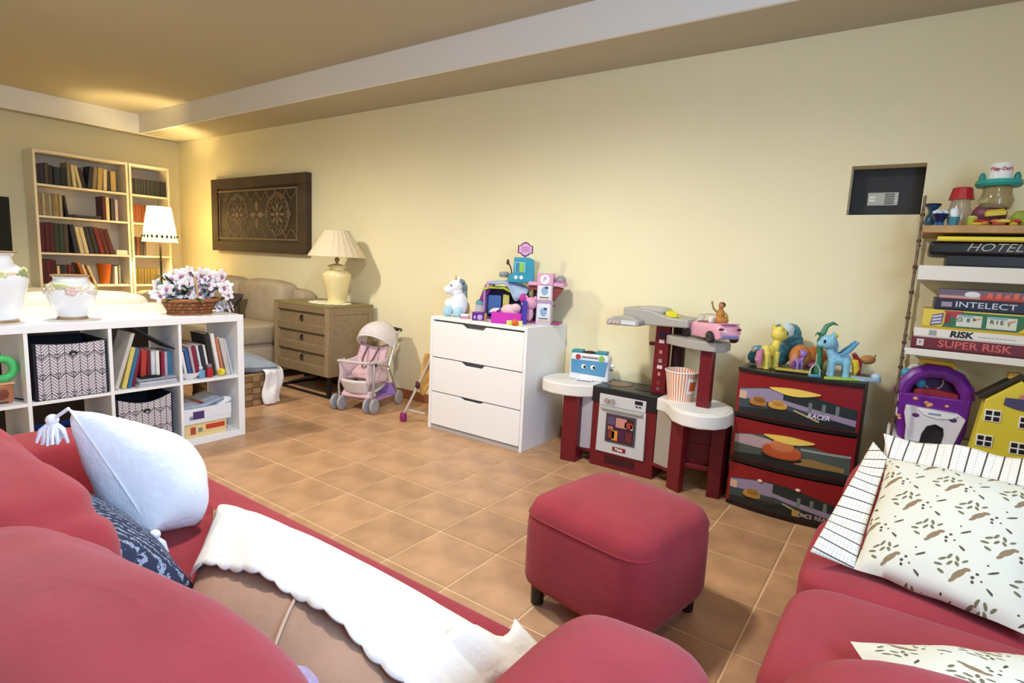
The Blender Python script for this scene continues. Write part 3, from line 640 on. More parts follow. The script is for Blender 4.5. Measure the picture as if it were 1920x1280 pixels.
t = thing('tin_toy', 'small copper toy stove under the green ring in the leftmost cube', 'toy', (KX-.09, ky(0, .27), UP)); CO = mat('#c58a68', .3, metal=.5, noise=(30, .2))
MB().box(-.04, .04, -.05, .05, .012, .095).build('body', CO, t, bevel=.006); MB().ell((.041, 0, .05), (.006, .03, .026)).build('door', mat('#7a4030', .4), t, smooth=True)
for y in (-.035, .035): MB().cyl((.03, y, 0), (.03, y, .014), .008).build('foot', CO, t); MB().cyl((-.03, y, 0), (-.03, y, .014), .008).build('foot', CO, t)
MB().box(-.045, .045, -.055, .055, .095, .102).build('top', mat('#e2b08e', .35), t, bevel=.002)
MB().tube([(0, .05, .02), (.02, .075, .012), (.04, .10, .006)], .004).build('cord', BLACK, t)
for k, (dy, c, h, w_) in enumerate(((.22, '#2f6f96', .17, .03), (.262, '#3b5f9a', .19, .03), (.296, '#cfd6e0', .15, .02))):
    book('book', '%s book standing in the leftmost lower cube of the shelf' % CN[c], 'books in the leftmost lower cube', KX-.03, ky(0, dy), LOW, w_, h, .2, c, 'x')
tag(MB().ell((0, 0, .07), (.07, .09, .07), e=.8).build('soft_toy', mat('#4f565c', .9, noise=(20, .2)), loc=(KX-.1, ky(0, .11), LOW), smooth=True), 'dark grey soft toy in the leftmost lower cube of the shelf', 'soft toy')
# books, upper row
GB = 'books in the white cube shelf'; wh = 'the third upper cube of the shelf'
row([(.018, .020, .31, '#c9c4bc', -17), (.004, .022, .225, '#d9c46a', -14), (-.004, .02, .22, '#2f6f96', -13), (-.003, .016, .215, '#8a1f3a', -11), (.004, .03, .2, '#b23a34', -4), (.001, .018, .195, '#701f22', -2), (.004, .022, .19, '#cfd6e0'), (.001, .02, .19, '#e8e4dc'), (.006, .02, .185, '#8a1f3a'), (.001, .016, .18, '#b8a8b8'), (.001, .022, .18, '#2f6f96')], KX-.04, ky(2), UP, .17, wh, GB)
b = MB().box(-.2, 0, -.14, .14, 0, .008); tag(b.build('book', mat('#30303a', .6), loc=(KX-.05, ky(2, .225), UP+.255), rot=(math.radians(-33), 0, 0), bevel=.001), 'thin dark book leaning over the others in the third upper cube', 'book', GB)
for k, (c, dy, w_, ht) in enumerate((('#b8bcc4', .115, .205, .016), ('#c9ced6', .125, .19, .012), ('#9aa2b0', .118, .2, .012))):
    book('magazine', ['lowest grey magazine of the flat pile before the leaning books', 'middle pale magazine of the flat pile before the leaning books', 'topmost blue grey magazine of the flat pile before the leaning books'][k], 'flat magazines in the cube shelf', KX-.008-.004*k, ky(2, dy), UP+.016*k+(0 if k == 0 else .0), ht, w_, .15, c, 'x', flat=True)
tag(MB().box(-.04, .04, -.05, .05, 0, .010).box(-.03, .03, -.03, .03, .01, .013).build('phone', BLACK, loc=(KX-.06, ky(2, .19), UP+.0445), bevel=.004, seg=3), 'small black gadget lying on the flat magazines', 'gadget')
wh = 'the rightmost upper cube of the shelf'
row([(.012, .018, .17, '#cfd6e0', 7), (.012, .016, .17, '#e8e4dc', 9), (.004, .02, .18, '#3b5f9a', 9), (.004, .016, .2, '#b8a8b8', 9), (.004, .022, .2, '#8a1f3a', 10), (.004, .014, .2, '#cfd6e0', 9), (.002, .022, .2, '#30303a', 9), (.003, .012, .2, '#e8e4dc', 9), (.008, .03, .265, '#2b2a2c', 8), (.004, .022, .265, '#e8e4dc', 9), (.006, .018, .235, '#c97a5a', 10), (.008, .03, .232, '#c9c4bc', 11), (.004, .01, .23, '#cfd6e0', 12)], KX-.05, ky(3), UP, .17, wh, GB)
tag(MB().lathe([(0, 0), (.03, 0), (.055, .02), (.068, .042), (.064, .042), (.05, .022), (0, .01)], 28).build('bowl', mat('#f4f2ee', .3), loc=(KX-.085, ky(3, .072), UP), smooth=True), 'white shallow bowl in front of the books in the rightmost upper cube', 'bowl')
t = thing('toy_figure', 'small red and blue toy figure in the rightmost upper cube', 'toy', (KX-.05, ky(3, .175), UP))
MB().lathe([(0, 0), (.018, 0), (.022, .03), (.017, .055), (0, .06)], 16).build('body', mat('#b2202c', .4), t, smooth=True); MB().ell((0, 0, .068), .016).build('head', mat('#8e7a80', .4), t, smooth=True)
MB().box(-.014, .014, -.065, -.030, 0, .05).build('blue_block', mat('#6f9cc0', .4), t, bevel=.006); MB().ell((-.01, -.047, .06), .013).build('knob', mat('#d8e0e8', .4), t, smooth=True)
t = thing('toy_ball', 'small yellow toy ball with knobs in the rightmost upper cube', 'toy', (KX-.045, ky(3, .245), UP))
MB().ell((0, 0, .024), .024).build('ball', mat('#e8d238', .4), t, smooth=True)
for j in range(5): MB().ell((.022*math.cos(j*1.25-.6), .022*math.sin(j*1.25-.6), .03+.006*(j % 2)), .006, 8, 6).build('knob', mat('#c8b020', .4), t, smooth=True)
# lower right cube: boxed games and papers
def gamebox(label, loc, sx, sy, sz, h, name='game_box', cat='game box', group=None, lid=None):
    t = thing(name, label, cat, loc, group=group)
    MB().box(-sx, 0, 0, sy, 0, sz*.96).build('tray', mat(h, .5), t, bevel=.0015); MB().box(-sx-.001, .0015, -.0015, sy+.0015, sz*.3, sz).build('lid', mat(lid or h, .45), t, bevel=.0015)
    return t
g1 = gamebox('yellow boxed game at the bottom of the rightmost lower cube', (KX-.03, ky(3, .0145), LOW), .25, .245, .085, '#e8cf92')
for a, b, c, d, m_ in ((.03, .06, .02, .065, '#b04a3a'), (.075, .10, .03, .055, '#8a8a80'), (.12, .235, .038, .068, '#c8402e')): MB().box(.0015, .0025, a, b, c, d).build('printed_patch', mat(m_, .5), g1)
g2 = gamebox('white boxed game lying on the yellow one in the rightmost lower cube', (KX-.02, ky(3, .002), LOW+.0855), .27, .285, .095, '#e8e9f0')
MB().box(.0015, .0025, .055, .12, .028, .075).build('printed_patch', mat('#4a3a72', .5), g2); MB().box(.0015, .0028, .035, .055, .028, .05).build('printed_patch', mat('#8a8aa0', .5), g2)
o = MB().grid(lambda u, v: Vector((-.24*v, .24*u, .006+.03*u*u+.004*math.sin(u*9))), 12, 6).build('magazine', mat('#9fb0c8', .5, noise=(12, .25)), loc=(KX-.02, ky(3, .004), LOW+.183), smooth=True); s_ = o.modifiers.new('t', 'SOLIDIFY'); s_.thickness = .012; tag(o, 'blue glossy magazine curling up on the white boxed game', 'magazine')
o = MB().grid(lambda u, v: Vector((-.16*v, .24*u, .0+.035*u*u)), 10, 4).build('folder', mat('#7a2030', .5), loc=(KX-.06, ky(3, .006), LOW+.1815), smooth=True); s_ = o.modifiers.new('t', 'SOLIDIFY'); s_.thickness = .003; tag(o, 'thin maroon folder under the blue magazine', 'folder')
tag(MB().lathe([(0, 0), (.05, 0), (.05, .012), (.03, .025), (0, .03)], 20, sx=.8).build('paper_punch', mat('#eceef2', .5), loc=(KX-.06, ky(3, .26), LOW+.1845), rot=(.25, 0, 0), smooth=True), 'small white round object at the right end of the white boxed game', 'toy')

# ================================================================== ON THE CUBE SHELF: VASES AND FLOWER BASKET
PORC = mat('#eef0f4', .18, coat=.5); GOLD = mat('#b79a80', .3, metal=.7)
def vase(label, loc, prof, rim, foot, band, seed):
    t = thing('vase', label, 'vase', loc, group='white porcelain vases')
    MB().lathe(prof, 40).build('body', PORC, t, smooth=True, ang=60)
    MB().lathe([(rim[0]-.008, rim[1]-.002), (rim[0]+.004, rim[1]-.003), (rim[0]+.005, rim[1]+.003), (rim[0]-.004, rim[1]+.005)], 36).build('gilt_rim', GOLD, t, smooth=True)
    MB().lathe([(foot-.01, 0), (foot+.004, 0), (foot+.006, .008), (foot, .016), (foot-.01, .016)], 36).build('gilt_foot', GOLD, t, smooth=True)
    rd = random.Random(seed); r, z = band
    for j in range(22):
        a = 2*PI*j/22; lf = rd.choice(['#e4cfd4', '#cdd29a', '#e0c6be', '#9aa374', '#e8dcc4'])
        b = MB()
        rr = r+rd.uniform(-.004, .006); c = Vector((rr*math.cos(a), rr*math.sin(a), z+rd.uniform(-.016, .016)))
        if j % 3 == 0:
            for q in range(5): b.ell(c+Vector((0, 0, 0))+Vector((-math.sin(a)*math.cos(q*1.257), math.cos(a)*math.cos(q*1.257), math.sin(q*1.257)))*.016, (.007, .014, .012), 8, 6, M=Matrix.Rotation(a, 3, 'Z'))
            b.ell(c, .010, 8, 6); b.build('applied_flower', mat(lf, .3), t, smooth=True)
        else: b.ell(c, (.007, .032, .013), 10, 6, M=Matrix.Rotation(a, 3, 'Z') @ Matrix.Rotation(rd.uniform(-.6, .6), 3, 'X')); b.build('applied_leaf', mat(lf, .3), t, smooth=True)
vase('tall white porcelain vase with flower garland, leftmost on the cube shelf', (-1.40, -.665, .77), [(0, 0), (.088, 0), (.09, .014), (.086, .016), (.105, .07), (.125, .15), (.137, .2), (.134, .225), (.11, .26), (.083, .285), (.078, .31), (.085, .325), (.098, .333), (.094, .337), (.076, .32), (.075, .3), (.1, .2), (.06, .02), (0, .02)], (.097, .334), .088, (.127, .235), 3)
vase('squat white porcelain vase with flower garland on the cube shelf', (-1.385, -.36, .77), [(0, 0), (.062, 0), (.064, .012), (.060, .016), (.085, .06), (.105, .11), (.110, .145), (.104, .17), (.085, .19), (.074, .2), (.073, .215), (.081, .224), (.078, .228), (.07, .215), (.08, .18), (.05, .02), (0, .02)], (.08, .225), .061, (.105, .162), 5)
t = thing('flower_basket', 'brown woven basket of white and purple orchid flowers on the cube shelf', 'flower basket', (-1.40, .235, .77))
BK = mat('#8a5530', .7, noise=(40, .25)); BK2 = mat('#a46b3e', .7, noise=(40, .2))
MB().lathe([(0, 0), (.105, 0), (.145, .085), (.14, .085), (.10, .01), (0, .01)], 32, sx=.85, sy=1.1).build('bowl', mat('#6a4024', .8), t, smooth=True)
for r in range(4):
    for j in range(26):
        a = 2*PI*(j+.5*(r % 2))/26; R = .108+.0095*r+.002; z = .012+r*.02
        if math.cos(a) > -.5: MB().ell((.85*R*math.cos(a), 1.1*R*math.sin(a), z+.01), (.006, .017, .0095), 8, 6, M=Matrix.Rotation(a, 3, 'Z')).build('weave', BK2 if (j+r) % 2 else BK, t, smooth=True)
MB().torus((0, 0, .088), .148, .009, 40, 8, sx=.85, sy=1.1).build('rim', BK2, t, smooth=True); MB().torus((0, 0, .006), .11, .008, 36, 8, sx=.85, sy=1.1).build('foot_ring', BK, t, smooth=True)
MB().tube([(.02, -.0+.0*q, .08) if False else (.1*math.cos(PI*q/16), 0, .085+.185*math.sin(PI*q/16)) for q in range(17)], .007, 8).build('handle', mat('#c9a070', .7), t, smooth=True)
rd = random.Random(11)
def petals():
    m = MB()
    for q in range(5):
        a = 2*PI*q/5+.3; m.ell((.004, .019*math.cos(a), .019*math.sin(a)), (.004, .017, .013), 10, 6, M=Matrix.Rotation(a, 3, 'X'))
    m.ell((.010, 0, -.004), (.008, .007, .011), 8, 6, mi=1); m.ell((.011, 0, .004), (.005, .004, .004), 6, 5, mi=2)
    return m
fme = petals().mesh('flower', [mat('#ece6ec', .7), mat('#a86a9c', .7), mat('#e0c860', .6)], True, 60)
lm_ = MB(); lm_.grid(lambda u, v: Vector((.075*u, .015*(v-.5)*2*math.sin(PI*min(u*1.02+.05, 1))**.8, .02*math.sin(u*2.2)-.004*abs(v-.5)*2)), 6, 2)
lme = lm_.mesh('leaf', mat('#2c4a26', .55, noise=(30, .3)), True, 80)
pts = [(-.15, .16), (-.11, .21), (-.08, .15), (-.06, .23), (-.04, .19), (-.02, .13), (.0, .22), (.02, .17), (.045, .13), (.05, .21), (.075, .18), (.09, .23), (.10, .14), (.12, .2), (.14, .16), (.165, .12), (-.17, .11), (-.12, .12), (-.09, .09), (.08, .1), (.18, .17), (-.03, .24), (.03, .24), (.13, .235), (-.07, .18), (.0, .09)]
for k, (y, z) in enumerate(pts):
    put('flower', fme, t, (.06+rd.uniform(-.05, .06), y*1.05, z), (rd.uniform(-.5, .5), rd.uniform(-.5, .3), rd.uniform(-.7, .4)), rd.uniform(1.05, 1.5))
    if k % 2 == 0: put('flower', fme, t, (-.07+rd.uniform(-.04, .04), y, z+.01), (rd.uniform(-.5, .5), rd.uniform(-.7, .1), rd.uniform(-.9, .9)), rd.uniform(.9, 1.2))
for k in range(64):
    a = rd.uniform(0, 2*PI); r = rd.uniform(.01, .10)
    put('leaf', lme, t, (r*.7*math.cos(a), r*1.2*math.sin(a), rd.uniform(.08, .20)), (rd.uniform(-.5, .5), rd.uniform(-.9, .3), a+rd.uniform(-.6, .6)), rd.uniform(1.0, 1.7))
for k in range(8): MB().tube([(0, -.1+.03*k, .08), (.03, -.16+.04*k, .17), (.04, -.2+.055*k, .21-.01*abs(k-4))], .002, 5).build('stem', mat('#4a5a2a', .6), t)
for k in range(5): put('flower', fme, t, (.0+.015*k, .175+.012*k, .03+.012*(k % 3)), (.4*k, -.3, .3*k), 1.0)

# ================================================================== WHITE DRESSER
DW, DD, DH = .795, .475, .785
t = thing('dresser', 'white dresser with three drawers and cut-out handles, covered in toys', 'dresser', (-.495, 1.388, 0))
MB().box(0, .022, .0, DD, 0, DH-.022).build('side_panel', WHITE, t, bevel=.002); MB().box(DW-.022, DW, .0, DD, 0, DH-.022).build('side_panel', WHITE, t, bevel=.002)
MB().box(0, DW, 0, DD, DH-.022, DH).build('top', WHITE, t, bevel=.002)
MB().box(.022, DW-.022, .03, DD, .03, DH-.022).build('carcass', mat('#6a6668', .6), t); MB().box(.022, DW-.022, .012, .03, 0, .028).build('plinth', mat('#b9b6b4', .6), t)
zs = [.034, .268, .508, .757]
for k in range(3):
    a, b = .025, DW-.025; z0, z1 = zs[k]+.001, zs[k+1]-.006; c = (a+b)/2-.02; dp = .022 if k else .014
    poly = [(a, z0), (b, z0), (b, z1), (c+.10, z1), (c+.075, z1-dp), (c-.065, z1-dp), (c-.10, z1), (a, z1)]
    MB().prism(poly, .001, .02, 'y').build('drawer', WHITE, t, bevel=.0015)

# ================================================================== TOYS ON THE DRESSER
VR = math.radians(35.3)                    # the toys are turned to look out into the room
DZ = DH
def M_(c, r=.4, **k): return mat(c, r, **k)
t = thing('unicorn_plush', 'white plush unicorn with pale blue paws at the left end of the dresser', 'plush toy', (-.395, 1.535, DZ), VR)
PW = mat('#eef0f6', .95, noise=(30, .05), bump=(120, .2), sheen=.4); PBL = mat('#a9cfe0', .95, bump=(120, .2), sheen=.4)
MB().ell((.015, 0, .085), (.062, .062, .088)).ell((.0, -.005, .165), (.04, .042, .05)).ell((-.008, -.01, .205), (.047, .043, .045)).ell((-.052, -.02, .180), (.038, .034, .032)).build('body', PW, t, smooth=True)
MB().ell((-.055, -.045, .035), (.035, .04, .035)).build('paw', PBL, t, smooth=True); MB().ell((.02, -.065, .032), (.036, .036, .034)).build('paw', PBL, t, smooth=True)
MB().ell((-.05, -.02, .085), (.032, .03, .036)).build('arm', PW, t, smooth=True)
MB().lathe([(.013, 0), (.008, .02), (0, .045)], 12, c=(-.01, -.005, .242)).build('horn', mat('#c8a860', .5), t, smooth=True)
MB().ell((.03, .0, .235), (.022, .03, .022)).ell((.05, .01, .20), (.02, .03, .03)).ell((.055, .015, .15), (.018, .025, .05)).jig(.004, 40).build('mane', mat('#7f8f92', .95, noise=(40, .3)), t, smooth=True)
for s in (-1, 1): MB().ell((.012, s*.03, .25), (.010, .008, .02)).build('ear', PW, t, smooth=True)
MB().ell((-.036, -.048, .212), .006, 10, 8).build('eye', BLACK, t, smooth=True); MB().ell((.07, .03, .05), (.02, .02, .05)).build('tail', mat('#a87a70', .95), t, smooth=True)
t = thing('toy_jar', 'grey toy jar with a teal lid between the unicorn and the purple castle', 'toy', (-.235, 1.60, DZ), VR)
MB().lathe([(0, 0), (.03, 0), (.034, .01), (.034, .085), (.03, .09), (0, .09)]).build('jar', mat('#b9b8bc', .3), t, smooth=True); MB().lathe([(0, .09), (.033, .09), (.033, .11), (.02, .125), (0, .128)]).build('lid', mat('#5f9aa8', .4), t, smooth=True)
MB().box(.012, .034, -.036, -.03, .02, .075).build('label_patch', mat('#c8b090', .5), t)
t = thing('toy_tray', 'small white and pink toy tray in front of the unicorn', 'toy', (-.255, 1.47, DZ), VR)
MB().box(-.035, .03, -.02, .02, 0, .012).build('base', mat('#d07a9a', .4), t, bevel=.003); MB().box(-.033, .02, -.018, .018, .012, .03).build('cushion', mat('#f0e8ee', .6), t, bevel=.006, seg=3)
# purple castle playset
t = thing('castle_playset', 'purple toy castle with open front, lime roof edge and blue interior on the dresser', 'toy castle', (-.025, 1.60, DZ), math.radians(22))
PU = mat('#6a2a8a', .4); PB = mat('#2e2a8e', .4)
MB().box(-.16, .14, .02, .13, 0, .016).build('base', PU, t, bevel=.003)
MB().box(-.16, -.148, .02, .13, .016, .215).build('side_wall', mat('#b58ac0', .4), t, bevel=.003); MB().box(.128, .14, .02, .13, .016, .17).build('side_wall', PB, t, bevel=.003)
MB().box(-.148, .128, .118, .13, .016, .205).build('back_wall', mat('#231f4e', .5), t)
MB().prism([(-.165, .205), (-.12, .222), (-.02, .222), (.03, .20), (.06, .16), (.06, .145), (.025, .185), (-.02, .207), (-.12, .207), (-.165, .19)], .015, .135, 'y').build('roof_edge', mat('#b9c840', .4), t, bevel=.002)
MB().box(-.14, -.05, .07, .118, .03, .16).build('inner_panel', mat('#4a6fb0', .3), t, bevel=.004); MB().box(-.035, .01, .06, .075, .07, .17).build('door_panel', mat('#c9bc6a', .4), t, bevel=.004)
MB().ell((.02, .06, .05), (.07, .035, .045)).build('bench', PU, t, smooth=True); MB().box(.06, .128, .04, .1, .05, .12).build('stair_block', PB, t, bevel=.006)
MB().prism([(-.20, .12), (-.165, .12), (-.10, .235), (-.13, .25), (-.16, .23)], .05, .11, 'y').build('slide', mat('#8a3a86', .4), t, bevel=.004)
for q in range(5): MB().ell((-.125+.018*math.cos(q*1.257), .045, .235+.018*math.sin(q*1.257)), (.012, .005, .012)).build('petal', mat('#e2a8cc', .4), t, smooth=True)
MB().tube([(.10, .05, .0), (.12, .04, .09), (.10, .05, .17)], .008).build('post', mat('#d8cf90', .5), t, smooth=True)
# pale blue baby blanket draped over the castle roof
cl = MB().grid(lambda u, v: Vector((-.125+.27*u, -.012+.145*v, (.238+.012*math.sin(u*PI)-.10*max(0, u-.5)**1.2*(1.1-.4*v)-(.02+.26*math.exp(-((u-.72)/.16)**2))*max(0, .22-v)**1.1*1.9+.004*math.sin(u*19+v*7)))), 22, 12)
o = cl.build('baby_blanket', mat('#a9bcd6', .95, noise=(60, .12), bump=(140, .35)), loc=(-.025, 1.60, DZ), rot=(0, 0, math.radians(22)), smooth=True, ang=80); s_ = o.modifiers.new('t', 'SOLIDIFY'); s_.thickness = .012; s_.offset = 1
tag(o, 'pale blue fleece doll blanket draped over the toy castle roof', 'blanket')
# teal toy register with sign on top
t = thing('toy_register', 'teal toy shop counter with lime window and pink sign, topmost of the toy heap', 'toy', (.045, 1.665, DZ+.256), VR)
TE = mat('#2b93ae', .4)
MB().prism([(-.085, 0), (.08, 0), (.085, .03), (.08, .15), (.05, .165), (-.05, .165), (-.055, .06), (-.085, .045)], -.05, .05, 'y').build('body', TE, t, bevel=.006, seg=3)
MB().box(-.045, .025, -.054, -.045, .065, .135).build('window_frame', mat('#7fc4cc', .4), t, bevel=.003); MB().box(-.015, .012, -.058, -.05, .07, .13).build('lime_panel', mat('#8ac83e', .4), t, bevel=.002); MB().box(-.04, -.015, -.056, -.05, .07, .13).build('blue_panel', mat('#3f7fb0', .3), t, bevel=.002)
for x in (-.035, .0): MB().cyl((x, -.056, .035), (x, -.046, .035), .012).build('dial', WHITE, t)
MB().cyl((.02, 0, .16), (.02, 0, .19), .006).build('sign_post', mat('#8a5a9a', .4), t)
sp = [(-.05, .008), (-.033, .006), (-.018, -.010), (0, -.016), (.018, -.010), (.033, .006), (.05, .008), (.05, .058), (.033, .060), (.018, .076), (0, .082), (-.018, .076), (-.033, .060), (-.05, .058)]
sg = MB().prism([(p[0]+.02, p[1]+.185) for p in sp], -.006, .004, 'y').build('sign_board', mat('#6d2a5e', .4), t, bevel=.001)
MB().prism([(p[0]*.84+.02, (p[1]-.034)*.80+.034+.185) for p in sp], -.0085, -.006, 'y').build('sign_face', mat('#dba6cf', .4), sg); text('SHOP', .022, mat('#8a4a80', .5), sg, (.02, -.0087, .220)) if False else None
for q in range(3): MB().box(-.005+.0, .045, -.0095, -.0085, .205+.012*q, .210+.012*q).build('sign_print', mat('#b06aa0', .5), sg)
t = thing('toy_pan', 'grey toy pan with a brown spoon beside the teal toy counter', 'toy', (-.075, 1.675, DZ+.262), VR)
MB().lathe([(0, 0), (.03, 0), (.036, .02), (.03, .035), (0, .04)]).build('pan', mat('#8e8a92', .4), t, loc=(-.02, 0, .022), smooth=True); MB().tube([(.03, 0, .035), (.025, 0, .08), (.005, 0, .12)], [.004, .004, .005]).ell((0, 0, .125), (.010, .006, .02), 10, 8).build('spoon', mat('#5a3038', .5), t, smooth=True)
MB().box(.0, .045, -.03, .01, -.0, .022).build('yellow_block', mat('#e0a83a', .4), t, bevel=.003); MB().ell((.035, .0, .04), (.025, .02, .015)).build('brown_piece', mat('#8a5a4a', .5), t, smooth=True)
# garage tower with parking levels
t = thing('toy_garage', 'pink toy parking garage with a P sign tower at the right end of the dresser', 'toy garage', (.245, 1.66, DZ), math.radians(20))
PK = mat('#d9a0c4', .4)
MB().box(-.05, .05, -.03, .03, 0, .325).build('tower', mat('#cdbccb', .45), t, bevel=.003)
for z0, z1 in ((.02, .135), (.155, .25)):
    pn = MB().box(-.042, .042, -.034, -.03, z0, z1).build('picture_panel', mat('#dfe3ea', .4), t, bevel=.002)
    MB().ell((.0, -.035, z0+.062), (.022, .002, .028), 12, 8).build('printed_figure', mat('#8fb0cc', .5), pn); MB().ell((.012, -.0365, z0+.082), (.012, .002, .008), 10, 6).build('printed_patch', mat('#34466a', .5), pn)
    MB().box(-.03, .03, -.0355, -.034, z0+.016, z0+.022).build('printed_line', mat('#3a3a44', .5), pn); MB().box(-.035, .035, -.0355, -.034, z0+.004, z0+.010).build('printed_line', mat('#d8b878', .5), pn)
MB().box(-.05, .05, -.034, -.03, .135, .155).build('band', mat('#b090b8', .4), t); MB().box(-.052, .052, -.036, .03, .252, .325).build('sign_block', PK, t, bevel=.003)
MB().cyl((0, -.039, .288), (0, -.036, .288), .03, n=24).build('sign_disc', WHITE, t); text('P', .045, mat('#c88ab4', .5), t, (0, -.0395, .288), bold=.001)
MB().box(-.115, .12, -.02, .12, .245, .27).build('upper_deck', PK, t, bevel=.006); MB().box(-.115, .05, .0, .1, .215, .245).build('deck_underside', mat('#8a3a3a', .5), t, bevel=.004)
MB().box(-.10, .05, .0, .1, .11, .125).build('middle_deck', mat('#a05a62', .4), t, bevel=.003); MB().box(-.16, .1, .0, .12, 0, .014).build('base_deck', mat('#a8467a', .4), t, bevel=.003)
MB().box(-.09, -.05, .03, .10, .014, .215).build('lift_shaft', mat('#24161c', .5), t); MB().box(-.05, .0, .06, .10, .125, .215).build('rear_wall', mat('#5a2630', .5), t)
MB().ell((.088, .03, .285), (.036, .035, .032)).build('dome', mat('#9a8e98', .4), t, smooth=True); MB().box(.055, .12, 0, .06, .27, .278).build('dome_base', mat('#c07aa8', .4), t, bevel=.002)
MB().prism([(.05, .15), (.11, .235), (.05, .245)], 0, .06, 'y').build('bracket', mat('#8a3a3a', .5), t)
tag(MB().box(-.016, .016, -.03, .03, 0, .15).build('play_board', mat('#4434a4', .4), loc=(.165, 1.545, DZ), rot=(0, 0, VR), bevel=.003), 'upright blue purple toy panel left of the parking garage', 'toy')
# magenta box with toys
t = thing('toy_bin', 'bright magenta toy box at the front of the dresser', 'toy box', (.085, 1.475, DZ), math.radians(22)); MG = mat('#c936b4', .4)
MB().box(-.095, .095, -.04, .05, 0, .008).build('base', MG, t)
for a in ((-.095, .095, -.045, -.039), (-.095, .095, .044, .05), (-.095, -.089, -.039, .044), (.089, .095, -.039, .044)): MB().box(*a, .008, .072).build('side', MG, t, bevel=.0015)
tag(pillow((-.05, 1.455, .845), (.0, 1.45, .85), (.02, 1.485, .875), (-.04, 1.49, .87), .012, 8).build('doll_cloth', mat('#f0d8e4', .9, noise=(60, .15)), smooth=True), 'small white and pink doll cloth over the left edge of the magenta box', 'doll cloth')
tag(MB().ell((0, 0, .035), (.062, .035, .038)).ell((.03, -.01, .05), (.035, .03, .03)).jig(.003, 30).build('doll', mat('#ecc0c8', .85, noise=(30, .12)), loc=(.10, 1.485, DZ+.05), rot=(0, 0, VR), smooth=True), 'pale pink doll bundle lying in the magenta box', 'doll')
t = thing('pink_plush', 'pink round plush with magenta cap standing behind the magenta box', 'plush toy', (.165, 1.60, DZ+.016), VR)
MB().ell((0, 0, .05), (.03, .026, .05)).ell((.008, -.005, .115), (.042, .036, .04)).ell((-.022, -.01, .15), (.012, .01, .016)).ell((.035, -.01, .148), (.012, .01, .014)).build('body', mat('#dfa0bc', .9, bump=(120, .2)), t, smooth=True); MB().ell((-.04, 0, .145), (.028, .024, .032)).build('cap', mat('#b83a98', .8), t, smooth=True); MB().ell((-.045, -.02, .11), (.008, .006, .012)).build('bow', WHITE, t, smooth=True)
t = thing('toy_block', 'pale yellow toy block in front of the magenta box', 'toy', (.17, 1.435, DZ), VR); MB().box(-.05, .05, -.012, .012, 0, .028).build('block', mat('#e6dc86', .45), t, bevel=.003); MB().box(-.04, -.01, -.014, -.012, .004, .024).build('printed_patch', mat('#c8dc60', .45), t)
tag(MB().ell((0, 0, .02), .021, 18, 12).build('toy_ball', mat('#e0682c', .4), loc=(.195, 1.405, DZ), smooth=True), 'small orange toy ball in front of the magenta box', 'toy')
t = thing('toy_car_seat', 'small dark purple toy chest with silver clasps left of the magenta box', 'toy', (-.135, 1.455, DZ), VR)
MB().box(-.04, .042, -.025, .025, 0, .055).build('body', mat('#5e1f86', .35), t, bevel=.006, seg=3); MB().ell((.012, -.026, .022), (.018, .004, .018)).build('window', mat('#b8a0cc', .3), t, smooth=True); MB().ell((-.022, -.026, .022), (.007, .003, .012)).build('window', mat('#c8b0d8', .3), t, smooth=True); MB().box(-.025, .0, -.02, .015, .055, .062).build('handle', mat('#c9a0cc', .3), t, bevel=.002)
tag(MB().lathe([(0, 0), (.012, 0), (.008, .02), (.012, .04), (.006, .055), (0, .058)], 14).build('toy_cup', mat('#a08a4a', .4), loc=(-.055, 1.43, DZ), smooth=True), 'tiny olive toy cup between the dark purple chest and the magenta box', 'toy')

# ================================================================== TOY KITCHEN
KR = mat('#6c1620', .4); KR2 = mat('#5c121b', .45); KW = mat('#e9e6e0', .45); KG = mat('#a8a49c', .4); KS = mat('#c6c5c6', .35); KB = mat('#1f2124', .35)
t = thing('toy_kitchen', 'dark red toy kitchen with white counters, grey hood and black hob', 'toy kitchen', (0, 0, 0))
def counter(poly): 
    o = MB().prism(poly, .405, .475).build('counter', KW, t, bevel=.008, seg=3)
    return o
counter([(.70, 1.515), (.64, 1.462), (.565, 1.43), (.47, 1.425), (.39, 1.455), (.345, 1.52), (.335, 1.60), (.345, 1.68), (.39, 1.75), (.47, 1.80), (.70, 1.80)])
rc = [(1.093, 1.512), (1.15, 1.485), (1.19, 1.43), (1.24, 1.345), (1.31, 1.295), (1.39, 1.29), (1.46, 1.33), (1.498, 1.405), (1.503, 1.50), (1.475, 1.60), (1.41, 1.68), (1.33, 1.72), (1.093, 1.74)]
counter(rc)
MB().prism([(p[0]*.9+.131, p[1]*.9+.151) for p in rc[1:]], .475, .4785).build('worktop_inset', mat('#efeeea', .4), t)
# oven
MB().prism([(.70, 0), (1.093, 0), (1.093, .405), (.70, .405)], 1.525, 1.79, 'y').build('oven_body', KR, t, bevel=.004)
MB().box(.697, 1.096, 1.515, 1.795, .385, .478).build('hob', KB, t, bevel=.006, seg=3)
for x in (.80, .97): MB().lathe([(0, 0), (.075, 0), (.07, .004), (0, .005)], 28, c=(x, 1.67, .478)).build('hob_ring', mat('#6a4a3c' if x < .9 else '#17181a', .3), t, smooth=True)
od = MB().prism([(.742, .095), (1.042, .095), (1.036, .375), (.748, .375)], 1.512, 1.525, 'y').build('oven_door', KS, t, bevel=.004)
MB().box(.75, 1.035, 1.508, 1.513, .375, .442).build('control_panel', mat('#c9c8c9', .35), t, bevel=.002); 
MB().box(.765, 1.02, 1.496, 1.512, .352, .368).build('door_handle', KG, od, bevel=.006, seg=3)
MB().box(.80, .985, 1.506, 1.512, .165, .335).build('window_frame', mat('#4a4648', .4), od, bevel=.002)
